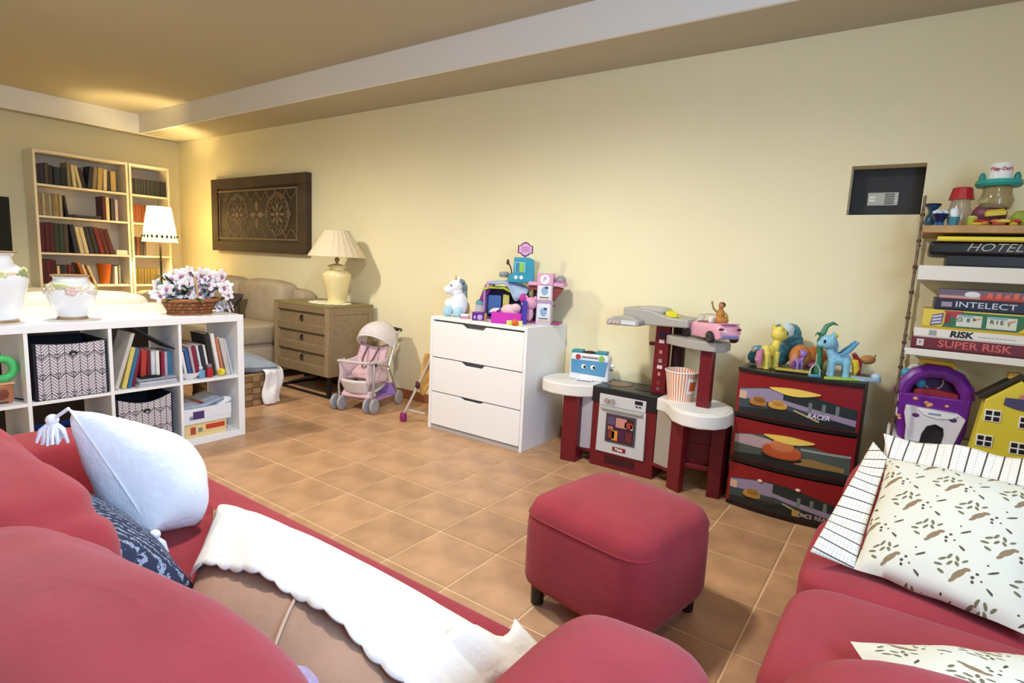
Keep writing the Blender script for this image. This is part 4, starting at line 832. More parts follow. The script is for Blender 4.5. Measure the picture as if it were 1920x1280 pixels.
ow = MB().box(.812, .973, 1.504, 1.506, .177, .323).build('window_picture', mat('#3a2030', .4), od)
for a, b, c, d, h in ((.815, .86, .27, .32, '#5a4a6a'), (.865, .93, .262, .318, '#c88a80'), (.92, .968, .268, .30, '#a83c2e'), (.955, .97, .262, .29, '#d8c8a0'), (.82, .86, .19, .235, '#7a3a20'), (.845, .88, .182, .24, '#d88a3a'), (.885, .925, .182, .25, '#4a2040'), (.93, .968, .185, .245, '#6a2a2a'), (.818, .85, .24, .262, '#b06a5a')): MB().box(a, b, 1.5025, 1.504, c, d).build('printed_food', mat(h, .4), ow)
MB().box(.852, .932, 1.508, 1.512, .118, .142).build('brand_plate', mat('#8a1f26', .4), od); text('Miele', .022, WHITE, od, (.892, 1.5075, .130), bold=.0004)
for x in (.80, .835): MB().cyl((x, 1.508, .408), (x, 1.494, .408), .014).build('knob', GREYMETAL, t)
MB().box(.97, 1.015, 1.505, 1.509, .415, .435).build('display', BLACK, t)
for x in (.975, .995): MB().box(x, x+.012, 1.505, 1.509, .398, .405).build('button', BLACK, t)
MB().box(.80, .985, 1.522, 1.526, .03, .075).build('vent', mat('#3a0e14', .5), t)
# left wing
MB().prism([(.535, 1.46), (.632, 1.475), (.632, 1.57), (.535, 1.57)], 0, .405).build('leg', KR, t, bevel=.004)
MB().prism([(.632, 1.52), (.70, 1.535), (.70, 1.56), (.632, 1.56)], .085, .405).build('side_panel', mat('#b3aeb4', .45), t, bevel=.002); MB().box(.60, .70, 1.53, 1.57, .065, .085).build('rail', KR, t)
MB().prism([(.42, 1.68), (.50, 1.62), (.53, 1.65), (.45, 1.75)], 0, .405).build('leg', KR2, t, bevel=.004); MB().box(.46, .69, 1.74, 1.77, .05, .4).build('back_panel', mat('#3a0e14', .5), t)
# right wing
MB().prism([(1.10, 1.515), (1.195, 1.475), (1.20, 1.49), (1.10, 1.535)], .105, .405).build('side_panel', mat('#a69c92', .45), t, bevel=.002); MB().prism([(1.09, 1.52), (1.21, 1.48), (1.21, 1.51), (1.09, 1.55)], .085, .105).build('rail', KR, t)
MB().prism([(1.195, 1.475), (1.275, 1.435), (1.29, 1.475), (1.20, 1.53)], 0, .405).build('leg', KR, t, bevel=.004)
MB().prism([(1.405, 1.49), (1.47, 1.50), (1.475, 1.62), (1.41, 1.60)], 0, .405).build('leg', KR2, t, bevel=.004)
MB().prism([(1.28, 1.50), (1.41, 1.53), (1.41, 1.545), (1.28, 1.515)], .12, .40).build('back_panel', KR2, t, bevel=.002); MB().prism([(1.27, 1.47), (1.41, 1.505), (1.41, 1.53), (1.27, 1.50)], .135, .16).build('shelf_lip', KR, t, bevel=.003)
MB().prism([(1.29, 1.49), (1.40, 1.517), (1.40, 1.53), (1.29, 1.503)], .255, .265).build('moulding', KR, t)
# tower, hood and upper shelf
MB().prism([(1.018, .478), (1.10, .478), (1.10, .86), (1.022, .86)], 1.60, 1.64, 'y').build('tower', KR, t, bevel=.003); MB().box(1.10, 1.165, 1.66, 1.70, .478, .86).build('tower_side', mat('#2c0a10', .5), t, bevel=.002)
MB().box(.985, 1.02, 1.605, 1.635, .745, .765).build('tower_peg', KR, t, bevel=.003)
for z, c, w_ in ((.775, '#d8c8cc', .03), (.715, '#c87a5a', .018), (.665, '#9a8a98', .02), (.63, '#d8c0c4', .03), (.59, '#c88a90', .014), (.54, '#8a3a2c', .02), (.505, '#7a4a5a', .02)): MB().box(1.06-w_/2, 1.06+w_/2, 1.5975, 1.60, z-.010, z+.010).build('sticker', mat(c, .5), t)
MB().cyl((1.062, 1.598, .815), (1.062, 1.60, .815), .02).build('sticker', mat('#3a2048', .5), t)
MB().prism([(.86, .862), (1.23, .872), (1.23, .915), (1.13, .918), (1.08, .93), (1.01, .95), (.86, .955)], 1.50, 1.74, 'y').build('hood', KG, t, bevel=.008, seg=3)
MB().ell((1.0, 1.62, .945), (.09, .08, .022), e=.7).build('hood_dome', mat('#b4b1aa', .4), t, smooth=True)
hp = MB().prism([(.80, .855), (.99, .862), (.99, .89), (.95, .908), (.90, .915), (.84, .905), (.80, .885)], 1.42, 1.52, 'y').build('hood_front', KG, t, bevel=.006, seg=3)
MB().box(.89, .975, 1.416, 1.421, .866, .888).build('sticker', mat('#cfd4dc', .4), hp)
for x in (.825, .85, .87): MB().cyl((x, 1.421, .874), (x, 1.414, .874), .008).build('button', mat('#c9b8bc', .4), hp)
MB().prism([(1.11, 1.53), (1.20, 1.47), (1.31, 1.42), (1.40, 1.42), (1.44, 1.47), (1.44, 1.56), (1.38, 1.64), (1.11, 1.70)], .775, .822).build('upper_shelf', KG, t, bevel=.005, seg=3)
MB().prism([(1.32, 1.455), (1.385, 1.455), (1.385, 1.51), (1.32, 1.51)], .4785, .775).build('post', KR, t, bevel=.004)
o = MB(); o.box(-.028, .028, -.016, .016, 0, .03).box(-.01, .01, -.012, .012, .03, .038).box(.03, .045, -.008, .008, 0, .012)
tag(o.build('toy_block', mat('#f0e020', .4), loc=(1.115, 1.56, .918), rot=(0, 0, VR), bevel=.004), 'bright yellow toy block on top of the grey kitchen hood', 'toy')
# toy oven with eyes
t = thing('toy_toaster', 'white toy toaster oven with two eyes on its blue window', 'toy', (.60, 1.665, .475), math.radians(13))
MB().prism([(-.125, 0), (.125, 0), (.118, .15), (.10, .165), (-.10, .165), (-.118, .15)], -.05, .06, 'y').build('body', mat('#eceef2', .35), t, bevel=.012, seg=4)
MB().prism([(-.11, .046), (.10, .038), (.115, .128), (-.112, .128)], -.056, -.05, 'y').build('window', mat('#5f9cc4', .2), t, bevel=.003)
for x in (-.03, .028):
    e = MB().ell((x, -.057, .088), (.016, .003, .014)).build('eye', WHITE, t, smooth=True); MB().ell((x+.006, -.0605, .088), (.008, .002, .009)).build('pupil', BLACK, e, smooth=True)
MB().cyl((-.07, -.055, .145), (-.07, -.049, .145), .016).build('button', mat('#b83848', .4), t); MB().cyl((.075, -.055, .145), (.075, -.049, .145), .018).build('button', mat('#8cc050', .4), t)
for q in range(8): MB().box(-.045+.0125*q, -.037+.0125*q, -.053, -.0495, .140, .151).build('printed_letter', mat('#7a5a60', .5), t)
MB().box(-.07, .03, -.085, -.05, .0, .012).build('crumb_tray', mat('#e4e6ea', .4), t, bevel=.003); MB().box(-.06, .025, -.087, -.085, .004, .008).build('tray_slot', mat('#6a5a60', .5), t)
for x in (-.085, .065): MB().box(x-.035, x+.035, -.03, .04, .163, .182).build('toast_lid', mat('#2f8a98', .4), t, bevel=.006, seg=3)
MB().ell((-.01, 0, .168), (.04, .03, .012)).build('slot', mat('#3a1a1a', .5), t, smooth=True); MB().cyl((.12, 0, .10), (.145, 0, .10), .012).build('lever', WHITE, t); MB().cyl((.12, 0, .075), (.14, 0, .075), .007).build('knob', mat('#6a6a70', .4), t)
# popcorn bucket
sm2 = bpy.data.materials.new('striped_paper'); sm2.use_nodes = True; g = NG(sm2); X, Y, Z = g.xyz()
an = g.n('DIVIDE', g.n('ARCTAN2', Y, X), 2*PI); fs_ = g.n('FRACT', g.n('ADD', g.n('MULTIPLY', an, 34), 50)); mk = g.n('LESS_THAN', fs_, .5)
g.color(g.mix(mk, rgb('#f2ece4'), rgb('#e08a58'))); sm2.node_tree.nodes['Principled BSDF'].inputs['Roughness'].default_value = .5
t = thing('popcorn_bucket', 'orange and white striped popcorn bucket on the toy kitchen counter', 'bucket', (1.205, 1.555, .4785))
MB().lathe([(0, 0), (.066, 0), (.088, .155), (.092, .158), (.086, .160), (.084, .155), (.063, .006), (0, .006)], 48).build('bucket', sm2, t, smooth=True)
MB().torus((0, 0, .158), .089, .0035, 40, 8).build('rim', mat('#f4f2ee', .5), t, smooth=True)
bp = MB().grid(lambda u, v: Vector(((.0775+.013*v)*math.cos(-.55+.75*u), (.0775+.013*v)*math.sin(-.55+.75*u), .045+.085*v)), 8, 3).build('printed_badge', mat('#f4eee4', .5), t); bp.rotation_euler = (0, 0, -.35)
MB().grid(lambda u, v: Vector(((.0805+.0075*v)*math.cos(-.40+.45*u), (.0805+.0075*v)*math.sin(-.40+.45*u), .062+.05*v)), 8, 3).build('printed_patch', mat('#d8602c', .5), bp)
# pink convertible with a seated doll
t = thing('toy_convertible', 'pink toy convertible parked on the upper shelf of the toy kitchen', 'toy car', (1.335, 1.535, .822), math.radians(-42))
PC = mat('#e0a2b6', .3, coat=.5); L = .175
prof = [(-1.0, .028, .050, .80), (-.94, .022, .066, .93), (-.8, .02, .074, 1), (-.55, .018, .082, 1), (-.35, .018, .088, 1), (.1, .018, .09, 1), (.4, .018, .094, 1), (.7, .02, .096, 1), (.92, .024, .094, .95), (1.0, .032, .082, .86)]
cb = MB(); HWD = .068
for q in range(len(prof)): pass
secs = []
for (u, zb, zt, wf) in prof:
    hw = HWD*wf; x = u*L; zm = zb+(zt-zb)*.55
    secs.append([(x, -hw*.9, zb), (x, -hw, zm), (x, -hw*.93, zt-.008), (x, -hw*.8, zt), (x, 0, zt+.004), (x, hw*.8, zt), (x, hw*.93, zt-.008), (x, hw, zm), (x, hw*.9, zb)])
n = 9; vs = [p for s in secs for p in s]
fs = [(i*n+j, i*n+(j+1) % n, (i+1)*n+(j+1) % n, (i+1)*n+j) for i in range(len(secs)-1) for j in range(n)]+[tuple(range(n)), tuple((len(secs)-1)*n+j for j in range(n))]
cb.add(vs, fs).build('body', PC, t, smooth=True, ang=50)
MB().box(-.045, .085, -.05, .05, .07, .0975).build('cockpit', mat('#8a5a6a', .6), t, bevel=.004)
for y in (-.026, .026): MB().box(.045, .065, y-.02, y+.02, .085, .125).build('seat', mat('#e8d8dc', .6), t, bevel=.008, seg=3)
MB().tube([(-.06, -.056, .088), (-.03, -.052, .128), (-.025, 0, .132), (-.03, .052, .128), (-.06, .056, .088)], .003, 6).build('windscreen_frame', mat('#cfc4c0', .4), t, smooth=True)
MB().add([(-.058, -.05, .09), (-.032, -.048, .126), (-.032, .048, .126), (-.058, .05, .09)], [(0, 1, 2, 3)]).build('windscreen', mat('#e8e8e0', .05, trans=1), t)
for x in (-.112, .112):
    for y in (-.066, .066):
        wl = MB().lathe([(.014, -.012), (.027, -.012), (.030, -.006), (.030, .006), (.027, .012), (.014, .012)], 20).build('wheel', mat('#2a2626', .6), t, loc=(x, y, .030), rot=(PI/2, 0, 0), smooth=True)
        MB().lathe([(0, -.011), (.019, -.0125), (.019, .0125), (0, .011)], 14).build('hubcap', mat('#6e6660', .35, metal=.5), wl, smooth=True)
for y in (-.05, .05): MB().ell((.172, y*.95, .074), (.006, .016, .007)).build('tail_light', mat('#6a2a3a', .3), t, smooth=True)
MB().box(.155, .178, -.05, .05, .098, .103).build('spoiler', mat('#d88ac0', .3), t, bevel=.002); MB().box(.165, .179, -.045, .045, .03, .046).build('bumper', mat('#8a86c0', .3), t, bevel=.003)
MB().tube([(-.045, -.02, .10), (-.035, -.02, .115)], .003).torus((-.035, -.024, .112), .012, .002, 14, 5, 'x').build('steering_wheel', WHITE, t, smooth=True)
t = thing('doll', 'small doll with tan dress and arm raised, seated on the back of the pink convertible', 'doll', (1.405, 1.47, .917), VR)
b = MB().ell((0, 0, .018), (.034, .026, .022)).ell((-.008, 0, .045), (.022, .018, .03)).ell((-.012, 0, .068), (.010, .010, .014)); b.build('dress', mat('#b9803c', .85, noise=(40, .25)), t, smooth=True)
MB().ell((-.008, -.002, .088), (.014, .013, .016)).build('head', mat('#b07a50', .6), t, smooth=True); MB().ell((-.003, .003, .094), (.017, .015, .014)).build('hair', mat('#5a3a22', .9, bump=(90, .4)), t, smooth=True)
MB().tube([(-.025, 0, .055), (-.048, -.004, .075), (-.056, -.004, .10)], [.006, .005, .004]).ell((-.057, -.004, .104), (.006, .004, .008), 8, 6).build('raised_arm', mat('#a8834a', .6), t, smooth=True); MB().tube([(.01, -.012, .055), (.02, -.025, .035)], [.006, .004]).build('arm', mat('#a8834a', .6), t, smooth=True)

# ================================================================== RED DRAWER TOWER WITH RACE PRINTS
t = thing('drawer_tower', 'red plastic drawer tower with race track prints and yellow handles', 'drawer tower', (1.775, 1.50, 0)); DR = mat('#84191f', .35); TW = .27
def bow(u): return -.035*(1-(u/TW)**2)          # the drawer fronts bulge forward
def bowed(x0, x1, f0, f1, off=0, th=.012, n=14):
    """a strip of the bowed front between the height curves f0 and f1"""
    m = MB(); xs = [x0+(x1-x0)*q/n for q in range(n+1)]
    fr = [(x, bow(x)-off, f0(x)) for x in xs]+[(x, bow(x)-off, f1(x)) for x in xs]
    bk = [(x, bow(x)-off+th, f0(x)) for x in xs]+[(x, bow(x)-off+th, f1(x)) for x in xs]
    k = n+1; N = 2*k
    fs = [(i, i+1, k+i+1, k+i) for i in range(n)]+[(N+i+1, N+i, N+k+i, N+k+i+1) for i in range(n)]
    fs += [(k+i, k+i+1, N+k+i+1, N+k+i) for i in range(n)]+[(i+1, i, N+i, N+i+1) for i in range(n)]+[(0, k, N+k, N), (n, N+n, N+k+n, k+n)]
    return m.add(fr+bk, fs)
MB().prism([(-TW, .0), (-TW, .30)]+[(TW, .30), (TW, 0)]+[(TW*(1-2*q/12), bow(TW*(1-2*q/12))-.012) for q in range(13)], .690, .712).build('top', mat('#1c1a1a', .35), t, bevel=.004)
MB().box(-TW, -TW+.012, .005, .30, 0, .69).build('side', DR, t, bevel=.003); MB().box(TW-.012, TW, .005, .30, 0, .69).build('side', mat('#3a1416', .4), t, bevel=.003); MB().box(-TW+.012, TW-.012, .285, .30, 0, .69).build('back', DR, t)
DKT = mat('#1f2626', .4); ASPH = mat('#39444a', .4); SKYL = mat('#8f829c', .45); YEL = mat('#e4c45c', .4)
for k, (z0, z1) in enumerate(((.015, .222), (.245, .455), (.478, .688))):
    h = z1-z0; a = TW-.004
    dr = bowed(-a, a, lambda x: z0, lambda x: z1, 0, .014).build('drawer', DR, t, smooth=True, ang=40)
    MB().prism([(-a+.01, .02), (a-.01, .02), (a-.01, .28), (-a+.01, .28)], z0+.004, z1-.02).build('drawer_box', mat('#4a1014', .5), dr)
    bowed(-a-.002, a+.002, lambda x: z0-.014, lambda x: z0+.004, .006, .02).build('lip', mat('#161414', .35), dr, smooth=True, ang=40)
    pl = a-.012
    top = lambda x: z1-.078-.022*math.cos(x/a*2.4)*-1-(.012*math.sin((x/a)*2.2))
    b0 = lambda x: z0+.008
    bowed(-pl, pl, b0, top, .0016, .002).build('print_track', ASPH if k != 1 else mat('#4a5450', .4), dr, smooth=True)
    lerp = lambda f: (lambda x: b0(x)+(top(x)-b0(x))*f)
    bowed(-pl, pl, lerp(.0), lambda x: b0(x)+.035+.015*math.cos(x*9), .0022, .002).build('print_shadow', DKT, dr, smooth=True)
    if k != 1:
        bowed(-pl+.13, pl, lambda x: b0(x)+h*(.40-.25*(x/pl+.3)*.5), top, .0022, .002).build('print_night', mat('#232b2a', .45), dr, smooth=True)
        bowed(-pl, -.05, lambda x: b0(x)+h*.36, lambda x: min(top(x)-.004, b0(x)+h*.68), .0026, .002).build('print_sky', SKYL, dr, smooth=True)
        bowed(-.05, pl, lambda x: b0(x)+h*(.38-.9*(x+.05)), lambda x: b0(x)+h*(.47-.75*(x+.05)), .0030, .002).build('print_barrier', SKYL, dr, smooth=True)
        bowed(-pl, -pl+.035, lambda x: b0(x)+h*.34, lambda x: b0(x)+h*.52, .0030, .002).build('print_stand', mat('#c8a890', .45), dr, smooth=True)
        bowed(.0, .11, lambda x: b0(x)+h*(.26-1.6*x), lambda x: b0(x)+h*(.29-1.5*x), .0034, .002).build('print_lane', mat('#b8a878', .45), dr, smooth=True)
        for q in range(3): bowed(.06+q*.055, .075+q*.055, lambda x: b0(x)+h*.30, lambda x: min(top(x)-.006, b0(x)+h*.5), .0030, .002).build('print_light_mast', mat('#6a7470', .45), dr, smooth=True)
    else:
        bowed(-pl, -.08, lambda x: b0(x)+h*.36, lambda x: min(top(x)-.003, b0(x)+h*(.66-.35*(x+pl))), .0026, .002).build('print_sky', mat('#b0989c', .45), dr, smooth=True)
        bowed(.05, pl, lambda x: b0(x)+h*.50, lambda x: b0(x)+h*.55, .003, .002).build('print_barrier', mat('#8a9690', .45), dr, smooth=True)
        bowed(.03, pl-.02, lambda x: b0(x)+h*.16, lambda x: b0(x)+h*(.34-.6*abs(x-.1)), .003, .002).build('print_sand', mat('#8a7040', .45), dr, smooth=True)
    # plain generic printed cars
    def pcar(x, z, s, col, roof):
        y = bow(x)-.0042
        c = MB().ell((x, y, z), (.050*s, .0025, .021*s), 20, 8, e=.8).build('printed_car', mat(col, .45), dr, smooth=True)
        MB().ell((x, y-.002, z+.016*s), (.030*s, .002, .016*s), 16, 6, e=.8).build('printed_roof', mat(roof, .45), c, smooth=True); MB().ell((x, y+.0008, z-.014*s), (.052*s, .002, .012*s), 16, 6).build('printed_shadow', mat('#171a1c', .5), c, smooth=True)
    if k == 2: pcar(-.155, z0+.075, .9, '#a87434', '#8a5a2c'); pcar(-.07, z0+.075, .85, '#c8963c', '#b0803a')
    if k == 1: pcar(-.03, z0+.088, 1.75, '#b0502c', '#c4744a')
    if k == 0: pcar(-.14, z0+.07, .9, '#b08438', '#94682e'); pcar(-.06, z0+.05, .7, '#2c2c24', '#3a382c')
    if k == 2:
        text('RACER', .030, mat('#cfc4d4', .5), dr, (.105, bow(.105)-.0055, z0+.052), shear=.2, bold=.0008, rot=(PI/2, 0, .1)); text('CIRCUIT', .014, mat('#a898b4', .5), dr, (.125, bow(.125)-.0055, z0+.076), shear=.2, rot=(PI/2, 0, .1)) if False else None
    if k == 0: text('RACE READY', .028, mat('#a8949a', .5), dr, (.145, bow(.145)-.0095, z0+.034), bold=.0006, rot=(PI/2, 0, .13)); MB().box(.045, .078, bow(.06)-.006, bow(.06)-.003, z0+.02, z0+.05).build('printed_badge', mat('#b08a34', .5), dr)
    zc = z1-.066; x0, x1 = -.115, .105
    if k: bowed(x0, x1, lambda x: zc+.012-.030*math.sin(PI*(x-x0)/(x1-x0))*.75-.07*(x-x0)*.12, lambda x: zc+.014+.010*math.sin(PI*(x-x0)/(x1-x0)), .010, .012, 18).build('handle', YEL, dr, smooth=True)
    else:
        for x in (-.11, .06): MB().ell((x, bow(x)-.008, zc+.01), (.012, .006, .008)).build('handle_stub', mat('#e0c0b0', .4), dr, smooth=True)

# ================================================================== TOYS ON THE DRAWER TOWER
TZ = .712
def remesh(o, v=.003):
    r = o.modifiers.new('fuse', 'REMESH'); r.mode = 'VOXEL'; r.voxel_size = v; r.use_smooth_shade = True
    s = o.modifiers.new('smooth', 'SMOOTH'); s.iterations = 4; s.factor = .5
    return o
def pony(label, loc, rz, col, sc, tail, mane, wings=None):
    t = thing('toy_pony', label, 'toy horse', loc, rz); t.scale = (sc, sc, sc); m = mat(col, .45)
    b = MB().ell((0, 0, .095), (.048, .027, .032))                    # trunk; the animal looks towards -x
    b.ell((-.03, 0, .10), (.028, .026, .034)).ell((.03, 0, .095), (.026, .027, .034))
    for x, y in ((-.034, -.016), (-.034, .016), (.034, -.016), (.034, .016)): b.tube([(x, y, .09), (x*1.02, y, .05), (x*1.05, y, .02), (x*1.08, y, .0)], [.02, .017, .016, .019], 12)
    b.tube([(-.036, 0, .11), (-.05, 0, .14), (-.056, 0, .165)], [.024, .02, .02], 14).ell((-.062, 0, .185), (.045, .038, .042)).ell((-.096, 0, .172), (.022, .023, .02))
    for s in (-1, 1): b.tube([(-.046, s*.022, .21), (-.04, s*.028, .245)], [.011, .003], 8)
    remesh(b.build('body', m, t, smooth=True))
    for s in (-1, 1): MB().ell((-.084, s*.030, .190), (.008, .005, .011), 12, 8).build('eye', mat('#1c1c26', .2), t, smooth=True)
    if mane: MB().tube([(-.06, 0, .215), (-.036, 0, .205), (-.024, .0, .17), (-.018, 0, .13)], [.008, .012, .013, .006], 10).jig(.003, 60).build('mane', mat(mane, .7, noise=(60, .2)), t, smooth=True)
    MB().tube([(.05, 0, .105), (.075, .004, .09), (.085, .008, .05), (.08, .012, .012)], [.008, .017, .02, .006], 10).jig(.003, 50).build('tail', mat(tail, .7, noise=(80, .25)), t, smooth=True)
    if wings:
        for s in (-1, 1):
            for q in range(4): MB().ell((.018+.012*q, s*.032, .135+.014*q), (.034, .004, .010), 12, 6, M=Matrix.Rotation(-.5-.12*q, 3, 'Y')).build('wing_feather', mat(wings, .45), t, smooth=True)
    return t
pony('yellow toy pony with a pink tail standing on the red drawer tower', (1.625, 1.555, TZ), VR+math.radians(205), '#e6d25e', .92, '#c07a94', None)
pony('sky blue winged toy pony standing on the red drawer tower', (1.925, 1.585, TZ), VR+math.radians(-20), '#86bcd8', .86, '#e8c838', '#7fb0d0', '#5f9cc0')
t = thing('teal_plush', 'fluffy teal and white plush toy behind the yellow pony', 'plush toy', (1.64, 1.70, TZ), VR); TP_ = mat('#3f7f8a', .95, noise=(40, .35), bump=(90, .9), sheen=.3)
b = MB().ell((-.0, 0, .06), (.07, .05, .06)).ell((.05, 0, .165), (.055, .05, .055)).ell((.075, 0, .125), (.045, .045, .05)).ell((-.01, 0, .18), (.03, .03, .03)); b.jig(.007, 45); b.build('body', TP_, t, smooth=True)
MB().ell((.02, -.03, .185), (.035, .03, .04)).jig(.006, 40).build('face', mat('#c8d4d8', .95, bump=(90, .6)), t, smooth=True)
MB().ell((-.10, -.01, .06), (.045, .035, .04)).ell((-.12, .0, .035), (.03, .03, .03)).jig(.006, 45).build('paw', mat('#4a92ac', .95, noise=(40, .3), bump=(90, .8)), t, smooth=True)
MB().ell((-.125, -.02, .075), (.022, .014, .016)).jig(.003, 50).build('paw_tip', mat('#d8dcd8', .9), t, smooth=True)
t = thing('orange_plush', 'orange and tan plush dog lying behind the two ponies', 'plush toy', (1.765, 1.665, TZ), VR); OR = mat('#c4783c', .9, noise=(30, .2), bump=(90, .4))
MB().ell((-.02, 0, .065), (.05, .045, .06)).ell((.06, .01, .06), (.07, .045, .055)).ell((-.05, -.02, .06), (.03, .025, .045)).jig(.003, 40).build('body', OR, t, smooth=True)
MB().ell((-.058, -.03, .045), (.022, .018, .045)).build('ear', mat('#c88a7a', .9), t, smooth=True); MB().ell((-.02, -.045, .072), (.008, .005, .006)).build('eye', mat('#5a2a20', .4), t, smooth=True)
MB().ell((.05, -.035, .03), (.05, .025, .022)).build('blanket', mat('#a0506e', .9), t, smooth=True)
pony('tiny violet toy pony in front of the orange plush dog', (1.755, 1.585, TZ+.008), VR+math.radians(-160), '#9a7cc0', .42, '#7a3a8a', '#a04a8a')
t = thing('toy_tray', 'flat yellow and black toy tray at the front of the red drawer tower', 'toy', (1.745, 1.54, TZ), math.radians(6)); MB().box(-.08, .075, -.035, .03, 0, .007).build('base', BLACK, t, bevel=.002); MB().box(-.08, .075, -.033, .03, .007, .013).build('surface', mat('#c8b23e', .4), t, bevel=.002)
t = thing('toy_swing', 'small pale teal toy swing seat in front of the blue pony', 'toy', (1.842, 1.480, TZ), VR)
MB().box(-.026, .026, -.012, .012, 0, .013).build('seat', mat('#4f9ab0', .4), t, bevel=.003); MB().tube([(-.024, 0, .012), (-.022, 0, .035), (-.010, 0, .055), (.0, 0, .06), (.010, 0, .055), (.022, 0, .035), (.024, 0, .012)], .0028, 7).tube([(0, 0, .06), (0, 0, .11)], .002, 6).build('hanger', mat('#b8ccc0', .4), t, smooth=True)
t = thing('toy_palm', 'green plastic toy palm stem with a yellow bird behind the blue pony', 'toy', (1.835, 1.62, TZ), VR); GP = mat('#3a7a56', .45)
MB().tube([(0, 0, 0), (.004, 0, .08), (-.003, 0, .16), (.004, 0, .19)], [.016, .014, .014, .008], 10).build('stem', GP, t, smooth=True)
MB().tube([(.004, 0, .19), (.02, 0, .23), (.05, 0, .245), (.075, 0, .235)], [.014, .012, .008, .002], 8).build('frond', mat('#4f8a6c', .5), t, smooth=True); MB().tube([(.0, 0, .18), (-.02, 0, .195), (-.03, 0, .18)], [.008, .006, .002], 8).build('frond', GP, t, smooth=True)
MB().ell((.04, -.01, .165), (.028, .022, .02)).ell((.06, -.012, .185), (.014, .012, .012)).build('bird', mat('#e8cc30', .4), t, smooth=True)
MB().tube([(.0, 0, .04), (.05, 0, .05), (.06, 0, .02)], .006, 8).ell((.045, -.005, .035), (.028, .02, .034), 12, 8).build('nest', mat('#7a7a4a', .5), t, smooth=True)
t = thing('toy_fish_base', 'flat lime and pale blue toy base under the blue pony', 'toy', (1.955, 1.545, TZ-.0), VR)
MB().prism([(-.11, -.035), (.06, -.045), (.07, .02), (-.08, .02)], 0, .006).build('lime_base', mat('#a8c84a', .4), t, bevel=.002); MB().prism([(.05, -.06), (.13, -.055), (.155, -.03), (.15, .0), (.12, -.012), (.07, .03), (.04, .03)], .0, .014).build('blue_wave', mat('#9db8d0', .4), t, bevel=.004); MB().ell((.128, -.03, .022), (.02, .02, .016)).build('wave_crest', mat('#b0c8dc', .4), t, smooth=True)
t = thing('toy_figure', 'dark red and tan toy figure at the right end of the drawer tower', 'toy', (2.0, 1.66, TZ), VR); MB().tube([(0, 0, 0), (.0, 0, .07), (-.03, 0, .11)], [.012, .014, .010], 10).build('body', mat('#9a2436', .4), t, smooth=True); MB().ell((.04, 0, .085), (.036, .02, .022)).build('head', mat('#b9824a', .5), t, smooth=True); MB().tube([(.065, 0, .09), (.075, 0, .11)], [.006, .002], 8).build('horn', mat('#8a5a3a', .5), t, smooth=True)

# ================================================================== GAME SHELF at the right
t = thing('game_shelf', 'tall shelf rack with board games and toys in the right corner', 'shelf', (2.163, 1.46, 0)); SWD, SDP = .86, .39
RUST = mat('#5a4030', .5, metal=.4, noise=(60, .3))
for x in (0, SWD):
    for y in (.0, SDP-.01):
        p = MB().cyl((x, y, 0), (x, y, 1.52), .0055, n=10).build('post', mat('#7a6a58', .4, metal=.6, noise=(40, .4)), t)
        for q in range(14): MB().cyl((x, y, .06+q*.106), (x, y, .072+q*.106), .0085, n=10).build('post_ring', RUST, p)
    MB().tube([(x, 0, 1.50), (x, SDP-.01, 1.50)], .004).build('side_rail', CHROME, t)
SW = mat('#dedad0', .5); WOODS = mat('#b58f5e', .6, noise=(8, .2, (3, 20, 3)))
MB().box(.008, SWD-.008, -.005, SDP, 1.372, 1.402).build('top_shelf', WOODS, t, bevel=.003); MB().box(.012, SWD-.012, -.005, SDP, 1.180, 1.240).build('second_shelf', SW, t, bevel=.003)
MB().box(.003, SWD-.003, -.005, SDP, .866, .895).build('third_shelf', SW, t, bevel=.003); MB().box(.003, SWD-.003, -.005, SDP, .43, .465).build('fourth_shelf', mat('#4a2a24', .5), t, bevel=.003)
for z in (1.39, 1.21, .88, .45):
    for x in (-.002, SWD-.004): MB().box(x, x+.006, -.01, SDP, z-.004, z+.004).build('bracket', RUST, t)
t = thing('storage_chest', 'dark maroon storage chest under the lowest shelf of the rack', 'storage chest', (2.19, 1.44, 0)); MB().box(0, .8, 0, .38, 0, .37).build('body', mat('#5a1f2a', .6), t, bevel=.02, seg=4); MB().box(-.008, .808, -.02, .385, .37, .415).build('lid', mat('#6e2833', .6), t, bevel=.015, seg=4)
# cloth under the toy houses
o = MB().grid(lambda u, v: Vector((-.03+.62*u, .30-.36*v, .0+.010*math.sin(u*17+v*5)*v+(.05*max(0, .12-u)*8*(.6+.4*math.sin(v*4)))*1.0-(.06*max(0, v-.92)/.08))), 40, 16).build('cloth', mat('#d9d3cc', .9, noise=(14, .06), bump=(50, .2)), loc=(2.178, 1.475, .475), smooth=True, ang=80); s_ = o.modifiers.new('t', 'SOLIDIFY'); s_.thickness = .006; s_.offset = 1; tag(o, 'crumpled off white cloth under the two toy houses', 'cloth')
